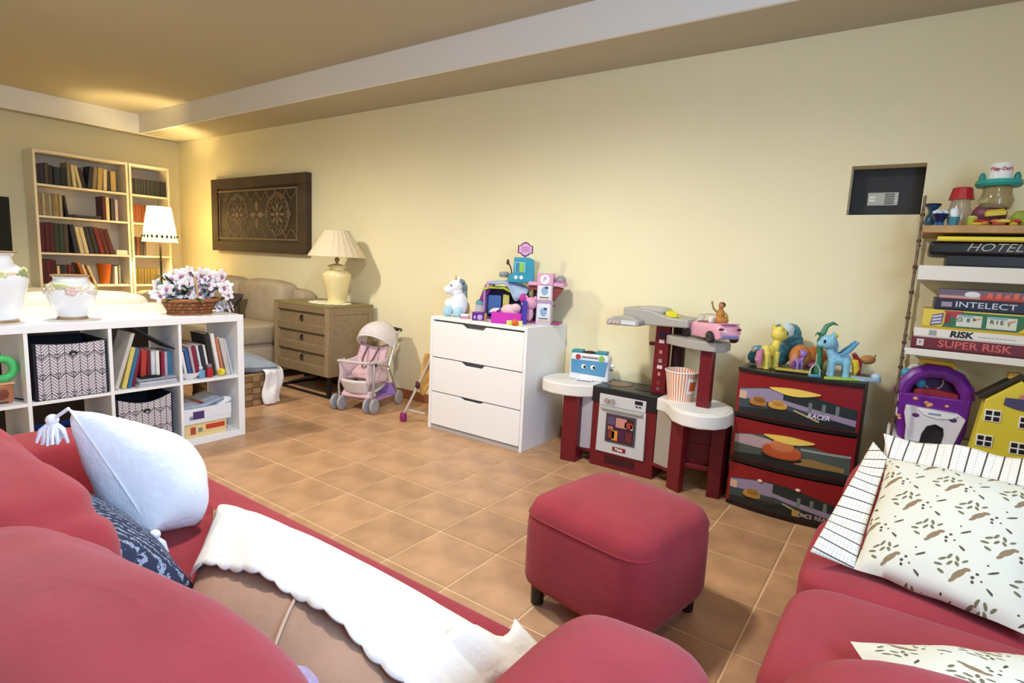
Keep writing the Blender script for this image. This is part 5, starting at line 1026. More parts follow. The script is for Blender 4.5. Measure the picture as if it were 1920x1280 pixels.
# board games
def bgame(label, x, z, w, h, tray, lid, front=1.463, d=.30):
    t = thing('board_game', label, 'board game', (x, front, z), group='board games on the rack')
    MB().box(0, w, .002, d, 0, h*.95).build('tray', mat(tray, .5), t, bevel=.001); MB().box(-.001, w+.001, 0, d+.001, h*.12, h).build('lid', mat(lid, .4), t, bevel=.0015)
    return t
z = .895
g_ = bgame('maroon SUPER RISK board game, lowest of the stack', 2.187, z, .45, .050, '#4a1820', '#6a2430'); text('SUPER RISK', .040, mat('#c8625c', .5), g_, (.205, -.0006, .028), bold=.0006, sx=1.15); bd = MB().box(.018, .042, -.0012, 0, .014, .042).build('badge', mat('#cfc4c4', .5), g_); text('P', .014, mat('#3a2a2a', .5), bd, (.03, -.0016, .028)); z += .050
g_ = bgame('white RISK board game second from the bottom of the stack', 2.192, z, .45, .038, '#c9c6bc', '#dedbd2'); text('RISK', .034, BLACK, g_, (.155, -.0006, .021), bold=.0014, shear=.1, sx=1.1); MB().box(.05, .075, -.001, 0, .010, .032).build('printed_patch', mat('#9a9a98', .5), g_); text('the game of conquest', .010, mat('#9a9890', .5), g_, (.27, -.0006, .019)) if False else None
for q in range(9): MB().box(.21+.013*q, .219+.013*q, -.0008, 0, .017, .021).build('printed_letter', mat('#a9a79e', .5), g_)
z += .038
g_ = bgame('yellow and green letter game with tile pictures in the stack', 2.215, z, .45, .080, '#c8a828', '#d8c04a'); 
MB().prism([(.065, .012), (.44, .012), (.44, .075), (.09, .075)], -.0012, 0, 'y').build('green_panel', mat('#2f6e4a', .5), g_); MB().prism([(.065, .078), (.13, .078), (.11, .048), (.08, .06)], -.0016, 0, 'y').build('red_panel', mat('#a83a44', .5), g_); MB().prism([(.30, .010), (.45, .010), (.45, .068), (.335, .045)], -.0018, 0, 'y').build('yellow_panel', mat('#dcb820', .5), g_)
lg = MB().prism([(.025, .012), (.063, .022), (.067, .068), (.03, .058)], -.0022, 0, 'y').build('logo_block', mat('#6a6484', .5), g_)
for q in range(3): MB().prism([(.03, .02+.013*q), (.06, .027+.013*q), (.061, .034+.013*q), (.031, .027+.013*q)], -.003, -.002, 'y').build('logo_stripe', mat('#c9c8d4', .5), lg)
MB().box(.072, .088, -.0024, 0, .028, .066).build('red_mark', mat('#8e2430', .5), g_)
for a, b, s, x in ((.11, .19, 'O  8', .132), (.205, .295, 'R I E', .235)):
    pn = MB().box(a, b, -.0026, 0, .018, .064).build('picture_panel', mat('#cfd2c2', .5), g_)
    text(s, .022, mat('#23252a', .5), pn, (x, -.003, .044), bold=.0003); text('&' if a < .2 else 'T', .017, mat('#23252a', .5), pn, ((.165, -.003, .050) if a < .2 else (.272, -.003, .036))); MB().prism([(b-.028, .040), (b-.004, .052), (b-.004, .058), (b-.028, .050)], -.0032, -.0026, 'y').build('printed_hand', mat('#c8946a', .5), pn); MB().box(a+.004, b-.03, -.003, -.0026, .056, .062).build('printed_sky', mat('#6aa6b8', .5), pn)
z += .080
g_ = bgame('navy INTELECT board game near the top of the stack', 2.248, z, .45, .045, '#15182a', '#1c2036'); text('INTELECT', .032, mat('#c4c8d4', .5), g_, (.16, -.0006, .025), bold=.0002, sx=1.35); MB().box(.02, .055, -.0012, 0, .014, .034).build('badge', mat('#9a8a98', .5), g_); MB().ell((.345, -.0004, .022), (.018, .002, .014)).build('badge', mat('#a8b0aa', .5), g_); z += .045
g_ = bgame('multicoloured board game with red lettering, topmost of the stack', 2.258, z, .45, .040, '#8a3a34', '#6a5a6e'); MB().box(.0, .14, -.0010, 0, .005, .016).build('printed_band', mat('#b8928a', .5), g_); MB().prism([(.13, .004), (.45, .004), (.45, .018), (.13, .024)], -.0014, 0, 'y').build('printed_band', mat('#a8443a', .5), g_); [MB().prism([(.15+.026*q, .012), (.166+.026*q, .012), (.168+.026*q, .030+.005*(q % 2)), (.152+.026*q, .034-.004*(q % 3))], -.0022, -.0014, 'y').build('printed_letter', mat('#d0664e', .5), g_) for q in range(7)]; MB().ell((.105, -.001, .022), (.025, .002, .012)).build('printed_patch', mat('#d4d4da', .5), g_)
g_ = bgame('flat black box under the black HOTEL game', 2.265, 1.240, .44, .042, '#111113', '#18181a'); MB().box(.25, .30, -.001, 0, .014, .018).build('printed_line', mat('#9a9a9a', .4), g_)
t = thing('board_game', 'black HOTEL board game with rounded corners on the second shelf', 'board game', (2.20, 1.458, 1.283), group='board games on the rack'); MB().box(0, .48, 0, .3, 0, .055).build('lid', mat('#161417', .35), t, bevel=.014, seg=4); MB().box(.015, .465, .01, .29, -.001, .012).build('tray', BLACK, t); text('HOTEL', .044, mat('#b8b0a4', .5), t, (.205, -.0006, .032), shear=.35, sx=1.25, bold=-.0004); MB().box(.31, .38, -.0008, 0, .028, .031).build('printed_line', mat('#5a564e', .5), t)
t = thing('board_game', 'thin yellow boxed game lying on the black HOTEL game', 'board game', (2.225, 1.452, 1.3385), group='board games on the rack'); MB().box(0, .45, .003, .29, 0, .017).build('tray', mat('#b89a20', .5), t); MB().box(-.001, .451, 0, .291, .004, .019).build('lid', mat('#e2d23c', .4), t, bevel=.002)
# toys on the top shelf
SZ = 1.402
t = thing('toy_bottle', 'navy and teal hourglass toy bottle at the left end of the top shelf', 'toy', (2.195, 1.60, SZ)); MB().lathe([(0, 0), (.020, 0), (.025, .02), (.022, .045), (.012, .06), (.014, .07), (.022, .085), (.026, .09), (.026, .094), (0, .094)]).build('bottle', mat('#1f4a66', .35), t, smooth=True); MB().lathe([(0, .092), (.028, .092), (.03, .096), (.028, .1), (0, .1)]).build('lid', mat('#1b1f4a', .35), t, smooth=True)
t = thing('toy_goblet', 'navy toy goblet with white beads on the top shelf', 'toy', (2.222, 1.54, SZ)); MB().lathe([(0, 0), (.022, 0), (.016, .012), (.015, .02), (.028, .045), (.030, .052), (0, .052)]).build('cup', mat('#17184a', .35), t, smooth=True); MB().lathe([(0, 0), (.021, 0), (.016, .016), (0, .018)]).build('foot', mat('#2a6aa8', .35), t, smooth=True)
for q in range(5): MB().ell((-.018+.009*q, .0, .058+.006*(q % 2)), .009, 10, 8).build('bead', mat('#dfe6ea', .4), t, smooth=True)
t = thing('toy_cup', 'teal toy cup with a white lid in front of the red capped jar', 'toy', (2.268, 1.55, SZ)); MB().lathe([(0, 0), (.017, 0), (.022, .04), (0, .042)]).build('cup', mat('#3f7f8c', .35), t, smooth=True); MB().lathe([(.0, .04), (.017, .04), (.015, .07), (.01, .076), (0, .077)]).build('lid', mat('#dfe8ea', .35), t, smooth=True)
t = thing('toy_jar', 'clear toy jar with a bright red cap on the top shelf', 'toy', (2.288, 1.63, SZ)); MB().lathe([(0, 0), (.040, 0), (.042, .02), (.040, .075), (.034, .105), (.03, .12), (0, .12)]).build('jar', mat('#d9cdb8', .15, trans=.7), t, smooth=True); MB().lathe([(0, .118), (.044, .118), (.040, .135), (.034, .165), (.03, .168), (0, .168)], 10).build('cap', mat('#b0262e', .35), t, smooth=True, ang=20)
t = thing('dough_press', 'teal and white dough press toy with clear cone on the top shelf', 'toy', (2.40, 1.62, SZ)); MB().ell((-.015, 0, .055), (.058, .04, .05)).build('base', mat('#7a3a52', .4), t, smooth=True); MB().lathe([(0, .06), (.05, .08), (.058, .11), (.05, .135), (.046, .165), (0, .165)]).build('clear_cone', mat('#c4b68a', .12, trans=.65), t, smooth=True)
MB().lathe([(0, .165), (.07, .165), (.078, .175), (.074, .19), (.03, .194), (0, .194)]).build('disc', mat('#2fa096', .35), t, smooth=True); MB().lathe([(0, .19), (.041, .19), (.038, .25), (.033, .258), (0, .26)]).build('white_cap', mat('#f0efee', .35), t, smooth=True)
for x in (-.055, .055): MB().ell((x, 0, .20), (.012, .012, .024)).build('grip', mat('#2f8a84', .35), t, smooth=True)
text('Play-Doh', .019, mat('#a8242e', .5), t, (0, -.0395, .232), bold=.0004, rot=(math.radians(84), 0, 0))
PIECES = ['#d8b83a', '#b83a2c', '#c8862c', '#8a3a34', '#c8b84a', '#d06a3c', '#a84a3a', '#e0c850', '#7a2f2a', '#b9603c']
rd = random.Random(4)
for k in range(12):
    x = 2.345+.011*k; y = 1.515+rd.uniform(-.02, .03); c = PIECES[k % 10]
    if k % 3 == 0: o = MB().torus((0, 0, .007), .016, .006, 14, 6)
    elif k % 3 == 1: o = MB().tube([(-.022, 0, .007), (0, .006, .008), (.022, -.003, .007)], [.005, .008, .005], 8)
    else: o = MB().ell((0, 0, .009), (.016, .012, .009)).jig(.003, 60)
    tag(o.build('dough_piece', mat(c, .6), loc=(x, y, SZ+.001+.011*(k % 2)), rot=(0, 0, rd.uniform(0, 3)), smooth=True), '%s %s play dough piece, %s from the left in the heap' % (['yellow', 'red', 'orange', 'maroon', 'pale yellow', 'coral', 'brick red', 'lemon', 'dark red', 'rust'][k % 10], ['ring shaped', 'rolled', 'lumpy'][k % 3], ORD[k]), 'play dough', 'play dough pieces on the top shelf')
tag(MB().box(-.033, .033, -.012, .012, 0, .02).box(-.028, .028, -.008, .008, .02, .025).build('toy_block', mat('#d8c02c', .4), loc=(2.40, 1.56, SZ+.045), rot=(.1, -.12, .2), bevel=.004), 'long yellow toy block on the play dough heap', 'toy')
t = thing('toy_pot', 'lime green toy pot left of the play dough heap', 'toy', (2.328, 1.53, SZ)); MB().lathe([(0, 0), (.014, 0), (.018, .03), (.02, .034), (0, .034)]).build('pot', mat('#b0bc4a', .4), t, smooth=True); MB().ell((0, 0, .036), (.017, .017, .008)).build('filling', mat('#c8cc60', .5), t, smooth=True)
tag(MB().ell((0, 0, .032), (.028, .024, .032)).ell((.012, -.004, .02), (.022, .02, .02)).jig(.003, 40).build('play_dough', mat('#8fa03a', .6), loc=(2.475, 1.55, SZ), smooth=True), 'green lump of play dough right of the heap on the top shelf', 'play dough')
t = thing('toy_extruder', 'dark red and white toy extruder at the right edge of the picture', 'toy', (2.525, 1.60, SZ)); MB().lathe([(0, 0), (.04, 0), (.042, .05), (.03, .09), (0, .09)]).build('base', mat('#c8bfae', .2, trans=.4), t, smooth=True); MB().lathe([(0, .07), (.03, .07), (.036, .11), (.03, .125), (0, .125)]).build('collar', mat('#5a1a20', .4), t, smooth=True); MB().lathe([(0, .125), (.034, .125), (.034, .14), (0, .14)]).build('band', mat('#e4e0da', .4), t, smooth=True); MB().lathe([(0, .14), (.03, .14), (.024, .17), (0, .18)]).build('cap', mat('#8e2228', .4), t, smooth=True)
# toy houses
HZ = .482
t = thing('toy_castle', 'purple and white toy castle with yellow handle on the lower shelf', 'toy castle', (2.29, 1.60, HZ), math.radians(5)); VP = mat('#6a1f86', .35); WH = mat('#dcd8de', .4)
poly = [(-.105, 0), (.115, 0), (.13, .06), (.135, .20), (.12, .26), (.08, .31), (.03, .33), (-.03, .33), (-.085, .30), (-.115, .25), (-.125, .18), (-.115, .08)]
w_in = [(-.055+.0, .225), (.09, .225), (.085, .26), (.06, .288), (.02, .302), (-.02, .298), (-.048, .268)]
MB().prism(poly, .045, .07, 'y').build('back_wall', mat('#3c1450', .4), t)
MB().prism([(-.105, 0), (.115, 0), (.13, .06), (.134, .205), (-.123, .205), (-.115, .08)], -.03, .045, 'y').build('lower_body', VP, t, bevel=.008, seg=3)
MB().tube([(-.112, .0, .20), (-.10, .0, .245), (-.07, 0, .285), (-.025, 0, .308), (.03, 0, .308), (.08, 0, .285), (.112, 0, .24), (.12, 0, .20)], .030, 10).build('arch', VP, t, smooth=True)
MB().prism([(-.07, .20), (.09, .20), (.085, .222), (.0, .232), (-.066, .225)], -.025, .03, 'y').build('balcony', mat('#8e1f2e', .4), t, bevel=.004)
MB().ell((-.045, .02, .245), (.02, .014, .022)).build('inner_toy', mat('#3a8ab0', .4), t, smooth=True); MB().torus((.0, .03, .26), .035, .004, 20, 6, 'y').build('inner_wheel', mat('#b8a890', .4), t, smooth=True)
MB().tube([(-.06, 0, .338), (-.045, 0, .350), (.05, 0, .345), (.065, 0, .33)], .011, 10).build('handle', mat('#e2b82e', .35), t, smooth=True)
gt = MB().prism([(-.08, -.0), (-.028, 0), (-.024, .04), (-.01, .075), (.018, .088), (.048, .075), (.055, .045), (.05, 0), (.088, 0), (.10, .05), (.118, .125), (.09, .145), (-.02, .15), (-.092, .155), (-.095, .12), (-.082, .06)], -.062, -.028, 'y').build('white_gate', WH, t, bevel=.004)
MB().prism([(-.05, .148), (.09, .138), (.07, .122), (.02, .114), (-.03, .124)], -.068, -.062, 'y').build('gate_sign', mat('#e6e8ea', .4), gt, bevel=.002); MB().box(-.012, .03, -.07, -.068, .130, .137).build('sign_print', mat('#7a90a8', .5), gt)
for x in (-.055, .075): MB().ell((x, -.063, .118), (.013, .003, .009)).build('window', mat('#5a2a6a', .4), gt, smooth=True)
MB().box(-.03, .055, -.035, -.028, 0, .085).build('doorway', mat('#241a1c', .6), gt)
for k, (x, z_, s) in enumerate(((-.06, .185, .010), (-.02, .172, .010), (-.005, .166, .010), (-.012, .160, .009), (.052, .168, .008), (-.112, .10, .008), (-.108, .088, .008))): MB().ell((x, -.031, z_), (s, .004, s*.8), 10, 6).build('flower_stud', mat('#d8925a' if k % 2 else '#d8a070', .4), t, smooth=True)
for z_ in (.16, .09): MB().box(-.128, -.115, -.02, .02, z_, z_+.04).build('side_step', WH, t, bevel=.003)
MB().ell((-.10, .02, .285), (.026, .02, .022)).build('teal_knob', mat('#4a9cb4', .35), t, smooth=True); MB().tube([(-.12, .03, .20), (-.115, .03, .26), (-.085, .03, .315), (-.03, .03, .338)], .010, 8).build('slide_rail', mat('#cfc8c0', .4), t, smooth=True)
t = thing('toy_house', 'yellow toy house with white framed windows on the lower shelf', 'toy house', (2.545, 1.505, HZ), math.radians(3)); YH = mat('#dcc83a', .45)
MB().prism([(-.115, 0), (.125, 0), (.118, .225), (.01, .325), (-.09, .235)], -.03, .045, 'y').build('house_front', YH, t, bevel=.003)
MB().prism([(-.105, .232), (.006, .332), (.135, .222), (.145, .232), (.008, .352), (-.118, .245)], -.02, .055, 'y').build('roof', mat('#2c241a', .5), t, bevel=.002); MB().box(-.03, .01, .0, .03, .325, .352).build('chimney', mat('#c8963c', .45), t, bevel=.005)
MB().prism([(-.035, .225), (-.032, .255), (.02, .256), (.09, .25), (.10, .222), (.06, .21), (.01, .212)], -.036, -.03, 'y').build('name_board', mat('#4a4468', .45), t, bevel=.002); MB().ell((.02, -.033, .262), (.012, .003, .014)).build('badge', mat('#b87a6a', .45), t, smooth=True)
for x, z_ in ((-.062, .175), (.045, .165), (-.075, .07), (.03, .06)):
    wn_ = MB().box(x-.026, x+.026, -.034, -.03, z_-.024, z_+.024).build('window', WHITE, t, bevel=.001)
    for a in (-.0125, .0125):
        for b in (-.0115, .0115): MB().box(x+a-.0095, x+a+.0095, -.0355, -.034, z_+b-.0085, z_+b+.0085).build('pane', mat('#2a2420', .3), wn_)
tag(MB().lathe([(0, 0), (.012, 0), (.018, .008), (.014, .018), (0, .02)], 12, sx=1.3).build('toy_piece', BLACK, loc=(2.42, 1.50, HZ), smooth=True), 'small black toy piece between the purple castle and the yellow house', 'toy')

# ================================================================== RED FOOTSTOOL
t = thing('footstool', 'red upholstered footstool with short dark legs on the tiled floor', 'footstool', (1.439, .288, 0), math.radians(-10))
b = MB(); n = 30
def stoolv(a, k):
    pass
sw, sd = .247, .243
prof = [(.90, .085), (.985, .09), (1.0, .11), (1.0, .20), (.995, .30), (.975, .345), (.93, .372), (.84, .388), (.6, .397), (.3, .401), (0.001, .402)]
N = 64; vs = []
for f, z in prof:
    for j in range(N):
        a = 2*PI*j/N; c, s = math.cos(a), math.sin(a); e = .16+.12*(1-min(f, 1))
        r = (abs(c)**(2/e*.5)+abs(s)**(2/e*.5))**(-e) if True else 1
        vs.append((sw*f*c*r, sd*f*s*r, z))
b.add(vs, [(i*N+j, i*N+(j+1) % N, (i+1)*N+(j+1) % N, (i+1)*N+j) for i in range(len(prof)-1) for j in range(N)]+[tuple(range(N))[::-1], tuple((len(prof)-1)*N+j for j in range(N))])
st = b.build('upholstery', RED, t, smooth=True, ang=70)
pts = [(sw*.99*math.cos(2*PI*j/N)*((abs(math.cos(2*PI*j/N))**6.2+abs(math.sin(2*PI*j/N))**6.2)**(-.16)), sd*.99*math.sin(2*PI*j/N)*((abs(math.cos(2*PI*j/N))**6.2+abs(math.sin(2*PI*j/N))**6.2)**(-.16)), .331) for j in range(N)]
MB().tube(pts, .0025, 6, closed=True).build('seam_piping', RED, st, smooth=True)
for x in (-.185, .185):
    for y in (-.185, .185): MB().lathe([(0, 0), (.022, 0), (.024, .06), (.026, .09), (0, .09)], 16, c=(x, y, 0)).build('leg', mat('#2a2420', .45), t, smooth=True)

# ================================================================== RED SOFAS
t = thing('sofa', 'red suede sofa in the left foreground seen over its back', 'sofa', (0, 0, 0))
soft(.20, 1.82, -1.34, -.57, .05, .34, .1, wr=0).build('base', RED, t, smooth=True)
soft(.235, 1.80, -1.18, -.545, .26, .435, .13, n=56, m=26, wr=.003).build('seat_cushion', RED, t, smooth=True)
soft(.18, 1.86, -1.40, -1.20, .05, .66, .2, wr=0).build('back_frame', RED, t, smooth=True)
def backc(c, r, seed, e=.5):
    m = MB().ell(c, r, 80, 44, e=e, e2=.6); m.jig(.010, 5.5, seed); m.jig(.0035, 16, seed+5)
    def fold(p):
        f = .012*math.exp(-((p[2]-c[2]-.10-.25*(p[0]-c[0])+.03*math.sin(p[0]*9))/.022)**2)+.010*math.exp(-((p[2]-c[2]-.20+.20*(p[0]-c[0])+.02*math.sin(p[0]*13))/.018)**2)
        return (p[0], p[1]+f*(1 if p[1] < c[1] else -1), p[2]-f*.7)
    m.v = [fold(p) for p in m.v]
    return m
backc((.70, -1.155, .53), (.48, .115, .222), 2).build('back_cushion', RED, t, smooth=True, ang=80)
m = backc((1.44, -1.255, .565), (.57, .135, .262), 9, .42)
m.v = [(p[0], p[1], p[2]-max(0, 1.55-p[0])*.17*max(0, p[2]-.42)/.4) for p in m.v]
m.build('back_cushion', RED, t, smooth=True, ang=80)
soft(-.06, .235, -1.36, -.66, .05, .585, .42, n=40, m=28, wr=.006).build('arm', RED, t, smooth=True)
m = MB().ell((1.88, -.86, .37), (.15, .305, .28), 48, 30, e=.5, e2=.65).jig(.006, 6, 3); m.build('arm', RED, t, smooth=True, ang=80)
for x in (0, 1.75):
    for y in (-1.3, -.65): MB().cyl((x, y, 0), (x, y, .08), .025).build('leg', mat('#2a2420', .45), t)
t = thing('sofa', 'red suede sofa on the right facing into the room', 'sofa', (0, 0, 0))
soft(2.04, 3.0, -.52, .66, .05, .34, .1, wr=0).build('base', RED, t, smooth=True)
soft(2.012, 2.80, .02, .53, .24, .455, .26, n=44, m=26, wr=.004, seed=4).build('seat_cushion', RED, t, smooth=True, ang=80)
soft(2.012, 2.80, -.46, .035, .24, .465, .30, n=44, m=26, wr=.004, seed=8).build('seat_cushion', RED, t, smooth=True, ang=80)
soft(2.86, 3.08, -.55, .70, .05, .85, .2, wr=.004).build('back_frame', RED, t, smooth=True)
for s in (-.46, .04): soft(2.74, 2.92, s, s+.48, .42, .86, .5, wr=.01, seed=s).build('back_cushion', RED, t, smooth=True)
soft(2.06, 3.0, .45, .70, .05, .632, .32, n=44, m=28, wr=.005, seed=2).build('arm', RED, t, smooth=True, ang=80)
MB().ell((2.53, -.585, .375), (.485, .185, .275), 48, 30, e=.45, e2=.65).jig(.006, 6, 6).build('arm', RED, t, smooth=True, ang=80)
for x in (2.1, 2.95):
    for y in (-.5, .6): MB().cyl((x, y, 0), (x, y, .08), .025).build('leg', mat('#2a2420', .45), t)

# ================================================================== PILLOWS
t = thing('pillow', 'white pillow with corner tassels standing on the left red sofa', 'pillow', (0, 0, 0)); PWH = mat('#e9eaf0', .9, noise=(30, .03), bump=(70, .25))
A, B, C, D = (.66, -1.00, .80), (.45, -.68, .575), (.72, -.755, .455), (.72, -.865, .475)
pillow(A, B, C, D, .115, 28, wr=.004, pinch=.03, p=.5).build('cover', PWH, t, smooth=True, ang=60)
def edgept(u, v): return pillow_fn(A, B, C, D, 0, 1, pinch=.03)(u, v)
MB().tube([edgept(0, q/16) for q in range(17)], .0025, 6).build('seam_piping', PWH, t, smooth=True)
for cnr, out in ((A, (-.04, -.02, -.03)), (B, (.02, .02, -.01)), (D, (.06, -.02, .02))):
    c = Vector(cnr); e = c+Vector(out); k = MB().tube([c, e], .004, 6).ell(e, .013, 10, 8).build('tassel', PWH, t, smooth=True)
    f = MB(); rd = random.Random(int(c.x*1000))
    for q in range(26):
        a = rd.uniform(0, 2*PI); r = rd.uniform(.004, .03); f.tube([e+Vector((0, 0, -.004)), e+Vector((r*.7*math.cos(a), r*.7*math.sin(a), -.022)), e+Vector((r*math.cos(a), r*math.sin(a), -.045-rd.uniform(0, .012)))], [.005, .005, .003], 5)
    f.build('fringe', PWH, k, smooth=True)
nm = bpy.data.materials.new('navy_stripes'); nm.use_nodes = True; g = NG(nm); X, Y, Z = g.xyz(); nz = nm.node_tree.nodes.new('ShaderNodeTexNoise'); nz.inputs['Scale'].default_value = 18
s1 = g.n('FRACT', g.n('ADD', g.n('MULTIPLY', g.n('ADD', g.n('ADD', X, g.n('MULTIPLY', Z, .7)), g.n('MULTIPLY', nz.outputs[0], .03)), 55), 90)); mk = g.n('MULTIPLY', g.n('LESS_THAN', s1, .3), g.n('GREATER_THAN', nz.outputs[0], .42))
g.color(g.mix(mk, rgb('#222b45'), rgb('#8d97b0'))); nm.node_tree.nodes['Principled BSDF'].inputs['Roughness'].default_value = .9
tag(pillow((.55, -1.04, .63), (.99, -1.075, .60), (1.0, -.90, .45), (.58, -.90, .45), .05, 24, wr=.004).build('pillow', nm, smooth=True, ang=60), 'navy blue streaked pillow half hidden behind the white tasselled pillow', 'pillow')
# long brown pillow with a white scalloped top sheet
t = thing('pillow', 'long taupe pillow with a white scalloped top sheet on the left sofa seat', 'pillow', (0, 0, 0)); TAU = mat('#a88570', .85, noise=(5, .15), bump=(30, .3))
A, B, C, D = (1.13, -1.00, .465), (1.77, -1.02, .48), (1.67, -.655, .445), (.64, -.675, .445)
pk = dict(p=.42, pinch=.04)
MB().grid(pillow_fn(A, B, C, D, .105, 1, **pk), 40, 24).grid(pillow_fn(A, B, C, D, .03, -1, **pk), 40, 24, flip=True).jig(.006, 9, 3).build('cover', TAU, t, smooth=True, ang=70)
pf = pillow_fn(A, B, C, D, .105, 1, **pk)
def sheet(u, v):
    sc_ = .016*abs(math.sin(u*PI*15)); v0 = .27-sc_+.05*math.sin(u*3)
    vv = v0+(1.0-v0)*v; p = pf(min(max(u, .002), .998), min(vv, .999)); 
    q = Vector((p.x, p.y+.012*v, p.z+.012*(1-v*.5)+.006*math.sin(u*23+v*4)*(1-v)))
    if v > .999: q.z = max(q.z-.01, .45)
    return q
o = MB().grid(sheet, 90, 16).jig(.003, 12, 1).build('top_sheet', mat('#e6e4e0', .9, bump=(60, .2)), t, smooth=True, ang=80); s_ = o.modifiers.new('t', 'SOLIDIFY'); s_.thickness = .004; s_.offset = 1
fl = MB().grid(lambda u, v: Vector((1.62+.10*u+.03*math.sin(v*9), -.98+.36*v, .50+.05*math.sin(PI*v)-.05*u+.012*math.sin(v*21))), 6, 24).build('end_flap', mat('#ece6de', .9, bump=(60, .3)), t, smooth=True, ang=80); s_ = fl.modifiers.new('t', 'SOLIDIFY'); s_.thickness = .004
MB().tube([pf(.47+.02*q/8, .0+.36*q/8)+Vector((0, 0, .004)) for q in range(9)], .003, 6).build('case_hem', mat('#c4a48c', .85), t, smooth=True)
MB().ell(pf(.60, .09)-Vector((0, 0, .004)), (.04, .03, .010)).jig(.003, 40).build('inner_pillow', mat('#b3a2c4', .95, noise=(60, .25), bump=(120, .6)), t, smooth=True)
# floral deer print
def print_mat(name, check=False):
    m = bpy.data.materials.new(name); m.use_nodes = True; g = NG(m); U = g.uv(); bs = m.node_tree.nodes['Principled BSDF']; bs.inputs['Roughness'].default_value = .9
    if check:
        a = g.n('FRACT', g.n('MULTIPLY', U[0], 1/.034)); b = g.n('FRACT', g.n('MULTIPLY', U[1], 1/.034)); a2 = g.n('FRACT', g.n('MULTIPLY', U[0], 1/.017)); b2 = g.n('FRACT', g.n('MULTIPLY', U[1], 1/.0085))
        thick = g.n('LESS_THAN', a, .10); thin = g.n('MAXIMUM', g.n('MULTIPLY', g.n('LESS_THAN', b2, .14), .35), g.n('MULTIPLY', g.n('LESS_THAN', a2, .08), .35))
        g.color(g.mix(g.n('MAXIMUM', thick, thin), rgb('#e6e0d2'), rgb('#4a3a34'))); return m
    P = .128
    v = g.n('DIVIDE', U[1], P*.62); rowi = g.n('FLOOR', v); u = g.n('ADD', g.n('DIVIDE', U[0], P), g.n('MULTIPLY', g.n('MODULO', rowi, 2), .5))
    fu = g.n('SUBTRACT', g.n('FRACT', g.n('ADD', u, 20)), .5); fv = g.n('MULTIPLY', g.n('SUBTRACT', g.n('FRACT', g.n('ADD', v, 20)), .5), .62)
    def ell(cx, cy, rx, ry, rot):
        k = 1.22; cx, cy, rx, ry = cx*k-.02, cy*k, rx*k, ry*k
        dx = g.n('SUBTRACT', fu, cx); dy = g.n('SUBTRACT', fv, cy); c, s = math.cos(rot), math.sin(rot)
        a = g.n('DIVIDE', g.n('ADD', g.n('MULTIPLY', dx, c), g.n('MULTIPLY', dy, s)), rx); b = g.n('DIVIDE', g.n('SUBTRACT', g.n('MULTIPLY', dy, c), g.n('MULTIPLY', dx, s)), ry)
        return g.n('LESS_THAN', g.n('ADD', g.n('MULTIPLY', a, a), g.n('MULTIPLY', b, b)), 1)
    mx = lambda L: L[0] if len(L) == 1 else g.n('MAXIMUM', mx(L[:len(L)//2]), mx(L[len(L)//2:]))
    leaf = mx([ell(-.19, .13, .05, .02, .6), ell(-.12, .19, .05, .02, 1.2), ell(-.03, .18, .045, .02, 2.0), ell(-.22, .04, .05, .02, 0), ell(-.17, -.05, .048, .02, -.5), ell(-.10, .09, .045, .02, 1.0), ell(-.02, .10, .04, .02, 2.2), ell(.06, .16, .04, .018, .7)])
    deer = mx([ell(.03, -.03, .10, .042, .9), ell(.10, .05, .045, .028, .2), ell(-.02, -.12, .055, .025, .9)])
    dots = mx([ell(.18, -.03, .022, .022, 0), ell(.22, .03, .02, .02, 0), ell(.19, -.09, .018, .024, .5), ell(.38, .12, .075, .016, .6), ell(.40, -.16, .07, .016, -.7), ell(.28, -.05, .014, .014, 0), ell(.30, .20, .014, .014, 0)])
    c1 = g.mix(leaf, rgb('#d9d6c6'), rgb('#6f6a4e')); c2 = g.mix(deer, c1, rgb('#8a7356')); g.color(g.mix(dots, c2, rgb('#4f473c')))
    return m
DEER = print_mat('deer_print'); CHECK = print_mat('check_border', True)
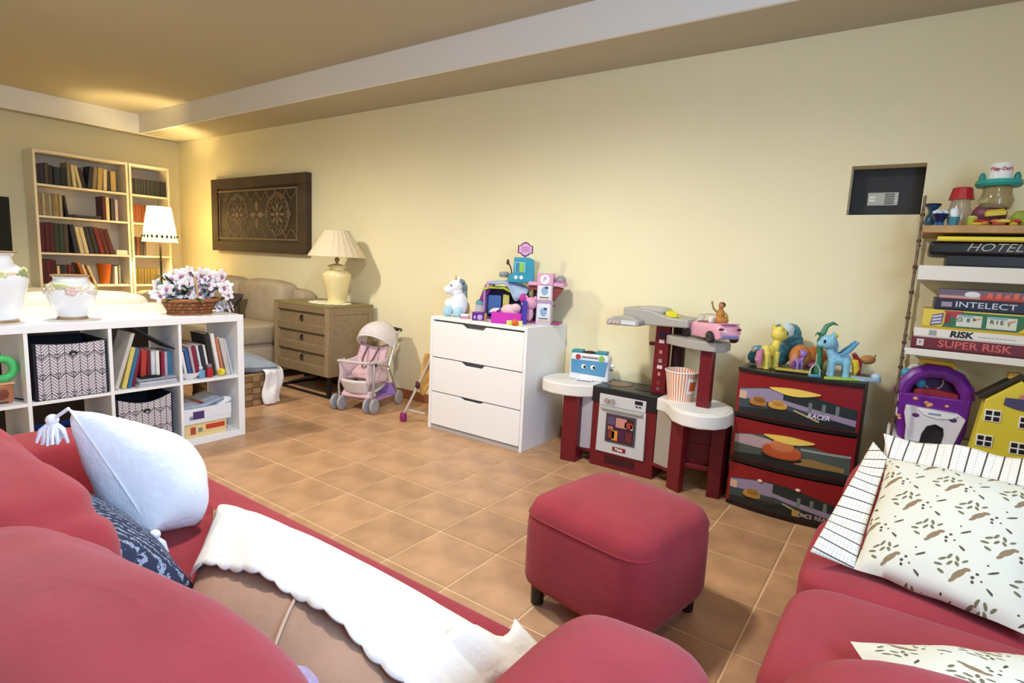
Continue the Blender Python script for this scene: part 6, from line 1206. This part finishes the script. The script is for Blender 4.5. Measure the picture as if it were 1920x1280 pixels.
def uvmap(o, fn):
    me = o.data; l = me.uv_layers.new(name='UVMap')
    for lp in me.loops: l.data[lp.index].uv = fn(me.vertices[lp.vertex_index].co)
t = thing('pillow', 'cream pillow with brown deer print and checked border on the right sofa', 'pillow', (0, 0, 0))
A, B, C, D = Vector((2.13, .115, .47)), Vector((2.45, .03, .475)), Vector((2.52, .36, .69)), Vector((2.165, .44, .675))
o = pillow(A, B, C, D, .062, 30, wr=.005, pinch=.03).build('cover', DEER, t, smooth=True, ang=60)
ux = (B-A).normalized(); uy = (D-A).normalized(); uvmap(o, lambda p: ((p-A).dot(ux), (p-A).dot(uy)))
def flange(P0, P1, Q0, Q1, amp, n=30, m=8, seed=0):
    P0, P1, Q0, Q1 = map(Vector, (P0, P1, Q0, Q1)); nn = (P1-P0).cross(Q0-P0).normalized()
    return MB().grid(lambda u, v: P0.lerp(P1, u).lerp(Q0.lerp(Q1, u), v)+nn*(amp*v*math.sin(u*13+seed)), n, m)
for (p0, p1, q0, q1, sd_) in ((A, D, (2.035, .10, .487), (2.125, .50, .695), 0), (D, C, (2.15, .49, .725), (2.53, .44, .745), 2)):
    o = flange(p0, p1, q0, q1, .012, seed=sd_).build('checked_border', CHECK, t, smooth=True, ang=80); P0 = Vector(p0); e1 = (Vector(p1)-P0).normalized(); e2 = (Vector(q0)-P0); e2 = (e2-e1*e2.dot(e1)).normalized()
    uvmap(o, lambda p: ((p-P0).dot(e1), (p-P0).dot(e2))); s_ = o.modifiers.new('t', 'SOLIDIFY'); s_.thickness = .005; s_.offset = 0
t = thing('pillow', 'deer print pillow lying flat at the lower right on the near seat cushion', 'pillow', (0, 0, 0))
A, B, C, D = Vector((2.15, -.27, .50)), Vector((2.25, -.50, .53)), Vector((2.62, -.30, .53)), Vector((2.52, -.07, .50))
o = pillow(A, B, C, D, .045, 24, wr=.005, pinch=.03).build('cover', DEER, t, smooth=True, ang=60); ux2 = (B-A).normalized(); uy2 = (D-A).normalized(); uvmap(o, lambda p: ((p-A).dot(uy2), (p-A).dot(ux2)))
